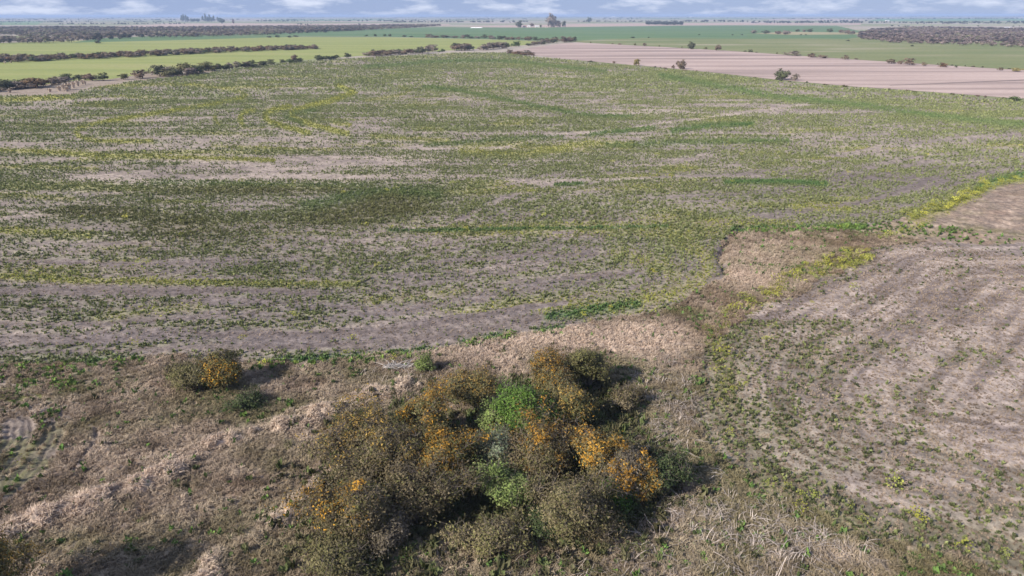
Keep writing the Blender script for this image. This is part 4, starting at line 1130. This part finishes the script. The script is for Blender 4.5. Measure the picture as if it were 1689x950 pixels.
# pale pampas grass clumps
pampas_mat = object_tint_mat('pampas_plume')
def pampas_mesh(seed):
    rd = random.Random(seed); mb = MB()
    for i in range(70):
        a = rd.uniform(0, 6.28); o = rd.uniform(.05, .9); l = rd.uniform(.7, 1.0)
        b0 = Vector((math.cos(a) * .12, math.sin(a) * .12, 0)); m = Vector((math.cos(a) * .28 * o, math.sin(a) * .28 * o, .6 * l)); t = Vector((math.cos(a) * .5 * o, math.sin(a) * .5 * o, l * (1 - .25 * o)))
        s = Vector((-math.sin(a), math.cos(a), 0)) * .03
        mb.face([b0 - s * .5, b0 + s * .5, m + s, m - s]); mb.face([m - s * 1.6, m + s * 1.6, t + s * .4, t - s * .4])
    return mb.mesh('pampas', pampas_mat)
pm = [pampas_mesh(i) for i in range(4)]
for i, (u, v, hp, wp) in enumerate([(98, 149, 10, 15), (106, 148, 13, 16), (114, 147, 13, 17), (121, 144, 12, 15), (128, 141, 11, 13), (136, 138, 9, 11), (140, 139, 8, 10), (110, 150, 9, 15), (82, 151, 7, 13), (16, 152, 8, 12),
                                    (188, 92, 5, 8), (198, 92, 4, 9), (208, 92, 5, 8), (220, 91, 4, 8), (8, 103.5, 4, 7), (18, 103, 4, 7), (230, 90, 4, 7)]):
    p = at(u, v); k = ppm(u, v)
    o = put('pampas_clump', pm[i % 4], None, (p[0], p[1], 0)); o.scale = (wp / k, wp / k, hp / k); o.rotation_euler = (0, 0, i * 1.3)
    g = rd.uniform(.85, 1.1); o.color = (.50 * g, .42 * g, .36 * g, 1)
    tag(o, 'pale tan pampas grass clump beside the near hedge' if v > 120 else 'pale grass clump in the long hedge through the wheat', 'grass clump', 'pampas clumps by the near hedge' if v > 120 else 'pale clumps in the long hedge')

# ------------------------------------------------------------------ woods and distant tree lines (one mass each)
inst_far = tint_mat('wood_leaf', 'INSTANCER', .9, 0)
def wood_tree(seed, n=9, per=7, shape='round'):
    rd = random.Random(seed); mb = MB()
    for c, q in crown_clumps(rd, .5, .5, .46, n, .4):
        if shape == 'cone': c = Vector((c.x * max(.12, 1.1 - c.z), c.y * max(.12, 1.1 - c.z), c.z))
        leaf_faces(mb, rd, c, per + 3, .09, .11, [(1, 1, 1)], (c - Vector((0, 0, .4))).normalized())
    mb.tube((0, 0, -.02), (0, 0, .5), .03, .015, 3)
    return mb.mesh('wood_tree', inst_far)
wood_t = [wood_tree(200 + i) for i in range(6)]
cone_t = [wood_tree(220 + i, 9, 7, 'cone') for i in range(3)]

def wood(name, label, pts, n, h, w, cols, gapscale=60, holes=()):
    pl = poly(pts); lo, hi = pl.min(0), pl.max(0)
    x = rng.uniform(lo[0], hi[0], n); y = rng.uniform(lo[1], hi[1], n)
    k = inside(x, y, pl) & (rng.random(n) < .35 + 1.3 * (fbm(x / gapscale, y / gapscale, 300, 3) - .25))
    for hpts in holes: k &= ~inside(x, y, poly(hpts))
    x, y = x[k], y[k]; m = len(x)
    s = rng.uniform(.65, 1.3, m)
    tone = np.clip(fbm(x / 90, y / 90, 310, 3) * 1.8 - .4 + rng.normal(0, .22, m), 0, 1)
    scatter(name, np.stack([x, y, x * 0], 1), yaw(m, .05), np.stack([w * s, w * s, h * s], 1), lerp_cols(cols, tone, .15), wood_t, label)

WOODC = [(.05, .05, .03), (.10, .08, .06), (.15, .115, .09), (.20, .165, .13), (.14, .14, .075)]
wood('left_wood', 'wide grey brown scrub wood beyond the wheat on the left', [(-330, 86), (-120, 78), (0, 73.5), (60, 71.5), (120, 69.8), (165, 67), (220, 63.2), (330, 60.8), (430, 58.2), (560, 52.5), (640, 48.6), (700, 45), (728, 42.5), (690, 42.0),
     (560, 43.2), (430, 44.5), (300, 45.8), (180, 45.6), (80, 44.6), (0, 45.5), (-330, 47)], 30000, 6.0, 8.5, WOODC, 60,
     [[(-330, 57), (0, 57.4), (32, 57.8), (50, 60), (22, 63.2), (0, 63.5), (-330, 66)]])
wood('right_wood', 'purplish brown scrub wood on the right beyond the pasture', [(1410, 58), (1420, 66), (1470, 71.5), (1560, 75.5), (1640, 78), (1720, 81), (1900, 86), (1900, 52), (1750, 50.5), (1689, 49), (1600, 47.5), (1500, 47), (1440, 50)],
     16000, 4.6, 7.5, [(.06, .05, .045), (.12, .088, .08), (.17, .13, .12), (.22, .17, .155), (.15, .14, .085)], 45)

def tree_line(name, label, u0, u1, v, dens, h, w, cols, depth=60, gap=.55, seed=0, temps=None):
    """a broken belt of trees seen far off; v in photo pixels gives its distance"""
    a, b = at(u0, v), at(u1, v)
    L_ = np.hypot(*(b - a)); n = int(L_ * dens)
    t = rng.random(n); off = rng.uniform(-depth, depth, n)
    x = a[0] + (b[0] - a[0]) * t; y = a[1] + (b[1] - a[1]) * t + off
    k = fbm(x / (L_ / 14), y * 0 + seed * 3.3, 400 + seed, 3) > 1 - gap - rng.random(n) * .12
    x, y = x[k], y[k]; m = len(x)
    if m == 0: return
    s = rng.uniform(.5, 1.25, m) * (0.7 + .6 * fbm(x / 220, y * 0 + seed, 410 + seed, 3))
    scatter(name, np.stack([x, y, x * 0], 1), yaw(m, .03), np.stack([w * s, w * s, h * s], 1), lerp_cols(cols, rng.random(m), .15), temps or wood_t, label)

LC = [(.03, .04, .028), (.05, .055, .038), (.075, .068, .052)]
for i, (u0, u1, v, h, w, gap) in enumerate([
    (-200, 1900, 26.6, 15, 30, .75), (-200, 1900, 27.2, 13, 26, .62), (-200, 1900, 28.0, 12, 22, .55), (-200, 1900, 29.2, 11, 18, .50), (-200, 1900, 30.6, 10, 15, .42), (-200, 820, 32.6, 9, 13, .50), (760, 1900, 32.4, 10, 14, .55),
    (-200, 300, 36.0, 8, 11, .60), (20, 300, 39.5, 7, 10, .48), (640, 960, 37.0, 9, 12, .50), (960, 1420, 36.8, 9, 12, .62), (1240, 1750, 38.8, 8, 11, .75), (420, 760, 35.2, 9, 12, .55), (1500, 1900, 40.2, 8, 11, .5), (1400, 1900, 45.5, 5, 8, .40), (470, 730, 41.0, 6, 9, .30)]):
    d = np.hypot(*at(844, v))
    tree_line('distant_treeline', 'bluish belt of trees far off near the horizon', u0, u1, v, min(.9, 320 / d) * 1.7, h, w, LC, d * .035, gap, i)

# named distant groups
wood('distant_grove', 'dark low plantation between the tan strip and the green field', [(1066, 41.6), (1124, 42), (1126, 39.4), (1066, 39.0)], 700, 9, 10, LC, 30)
def far_tree(label, u, v, hp, wp, tint, meshes, name='tall_tree'):
    return far_plant(name, label, 'tree', u, v, hp, wp, tint, meshes=meshes)
far_tree('tallest eucalyptus tree beside the farmstead', 909, 45, 19, 17, 'grey', tall_m, 'eucalyptus_tree')
far_tree('shorter eucalyptus right of the tallest one', 920, 45, 10.5, 10, 'grey', tall_m, 'eucalyptus_tree')
far_tree('dark narrow tree at the right end of the farmstead', 930, 44.5, 9.5, 7, 'dark', tall_m, 'narrow_tree')
far_tree('round dark blue tree left of the farm houses', 856, 45.3, 9.5, 10, 'dark', tall_m, 'round_tree')
far_tree('brown tree between the farm houses', 877, 44.2, 6, 7, 'brown', tall_m, 'round_tree')
far_tree('dark bush right of the farm houses', 892, 45.2, 4, 4, 'dark', tall_m, 'round_tree')
far_tree('lone dark tree on the far plain right of the farmstead', 972, 37, 7.5, 7, 'dark', tall_m, 'round_tree')
far_tree('dark tree standing in front of the conifer grove', 366, 38.2, 8, 8, 'dark', tall_m, 'round_tree')
far_tree('small bare tree on the tan field right of the grove', 385, 38.5, 7, 4, 'brown', tall_m, 'thin_tree')
for i, (u, hp) in enumerate([(300, 10), (303, 11), (307, 10), (310, 8), (335, 9), (339, 12), (346, 11), (353, 9), (359, 7)]):
    far_tree('tall dark conifer in the grove on the tan field', u, 35, hp, 5.5, 'dark', cone_m, 'conifer_tree')['group'] = 'conifers of the grove on the tan field'
for i, (u, hp) in enumerate([(317, 5), (321, 5), (326, 5), (342, 7), (349, 7), (362, 6)]):
    far_tree('low dark tree in the grove on the tan field', u, 35.2, hp, 7, 'dark', tall_m, 'grove_tree')['group'] = 'low trees of the grove on the tan field'

# ------------------------------------------------------------------ farm buildings far off
white_m = plain_mat('white_wall', (.72, .70, .66), .1, .3, .7)
roof_red = plain_mat('red_roof', (.32, .13, .09), .2, .4, .7)
roof_grey = plain_mat('tin_roof', (.62, .62, .62), .12, .3, .45)
dark_m = plain_mat('dark_opening', (.04, .04, .045), .2, .5, .5)
def shed(name, label, cat, u, v, wpx, hpx, roofm, wallm=None):
    p = at(u, v); k = ppm(u, v); W, H_ = wpx / k, hpx / k; D = W * .45
    root = empty(name, (p[0], p[1], 0), 0.1); tag(root, label, cat)
    m = MB(); hw = H_ * .62
    m.box((0, 0, hw / 2), (W, D, hw)); put('wall', m.mesh('wall', wallm or white_m), root)
    m = MB(); e = .04 * W; t = .05 * H_
    for s in (-1, 1):
        a, b = (-W / 2 - e), (W / 2 + e)
        y0, y1 = s * (D / 2 + e), 0.0
        q = [(a, y0, hw), (b, y0, hw), (b, y1, H_), (a, y1, H_)]
        m.face(q); m.face([(x_, y_, z_ + t) for x_, y_, z_ in q])
        m.face([q[0], q[1], (b, y0, hw + t), (a, y0, hw + t)])
    put('roof', m.mesh('roof', roofm), root)
    m = MB()
    for s in (-1, 1): m.face([(s * W / 2 * 1.002, -D / 2, hw), (s * W / 2 * 1.002, D / 2, hw), (s * W / 2 * 1.002, 0, H_ * .98)])
    put('gable', m.mesh('gable', wallm or white_m), root)
    m = MB(); m.box((-.1 * W, -D / 2 - .05, hw * .35), (W * .16, .12, hw * .7)); put('door', m.mesh('door', dark_m), root)
    for dx in (-.34, .22, .38):
        m = MB(); m.box((dx * W, -D / 2 - .05, hw * .55), (W * .09, .12, hw * .3)); put('window', m.mesh('window', dark_m), root)
    return root
shed('farmhouse', 'small farmhouse with red roof right of the round dark tree', 'house', 865, 45.2, 5, 2.6, roof_red)
shed('farmhouse', 'pale farmhouse in the middle of the farmstead', 'house', 872.5, 45, 5, 2.4, roof_grey)
shed('barn', 'pale barn left of the eucalyptus trees', 'barn', 886, 45.1, 7, 2.4, roof_grey)
shed('cottage', 'tiny white cottage under the tall eucalyptus', 'house', 901.5, 45.4, 2.6, 1.6, roof_red)
shed('white_shed', 'bright white shed on the horizon right of the farmstead', 'shed', 1012, 29.3, 5, 1.6, roof_grey)
shed('white_shed', 'white long shed on the plain at right', 'shed', 1463, 35.8, 6, 1.6, roof_grey)
shed('white_shed', 'long white shed at the far right behind the wood', 'shed', 1661, 47.2, 12, 1.6, roof_grey)
shed('white_shed', 'tiny white shed on the horizon further right', 'shed', 1139, 28.6, 3, 1.1, roof_grey)
# long grain bag lying in the far green field
p0 = at(786, 46); k = ppm(786, 46); Lb, rb = 20.5 / k, 1.5
mb = MB(); n1, n2 = 24, 8
ring = []
for i in range(n1 + 1):
    t = i / n1; rr_ = rb * min(1.0, (math.sin(math.pi * t)) ** .5 * 1.6 + .02)
    ring.append([((t - .5) * Lb, -rr_ * math.cos(math.pi * j / n2), rr_ * math.sin(math.pi * j / n2)) for j in range(n2 + 1)])
for i in range(n1):
    for j in range(n2): mb.face([ring[i][j], ring[i + 1][j], ring[i + 1][j + 1], ring[i][j + 1]])
o = put('grain_bag', mb.mesh('grain_bag', plain_mat('white_plastic', (.78, .78, .78), .05, .2, .5)), None, (p0[0], p0[1], .05))
tag(o, 'long low white grain bag lying in the far green field', 'grain bag')

# ------------------------------------------------------------------ haze: even air over the whole plain
hz = MB(); hz.box((0, 0, 17.5), (34000, 34000, 40))
hm = bpy.data.materials.new('haze_air'); hm.use_nodes = True
hn = hm.node_tree.nodes; hn.clear()
ho = hn.new('ShaderNodeOutputMaterial'); hv = hn.new('ShaderNodeVolumePrincipled')
hv.inputs['Color'].default_value = (.46, .60, .88, 1)
hv.inputs['Density'].default_value = 1.3e-4
hv.inputs['Anisotropy'].default_value = 0.0
hm.node_tree.links.new(hv.outputs[0], ho.inputs['Volume'])
haze = put('haze', hz.mesh('haze', hm)); haze['kind'] = 'stuff'
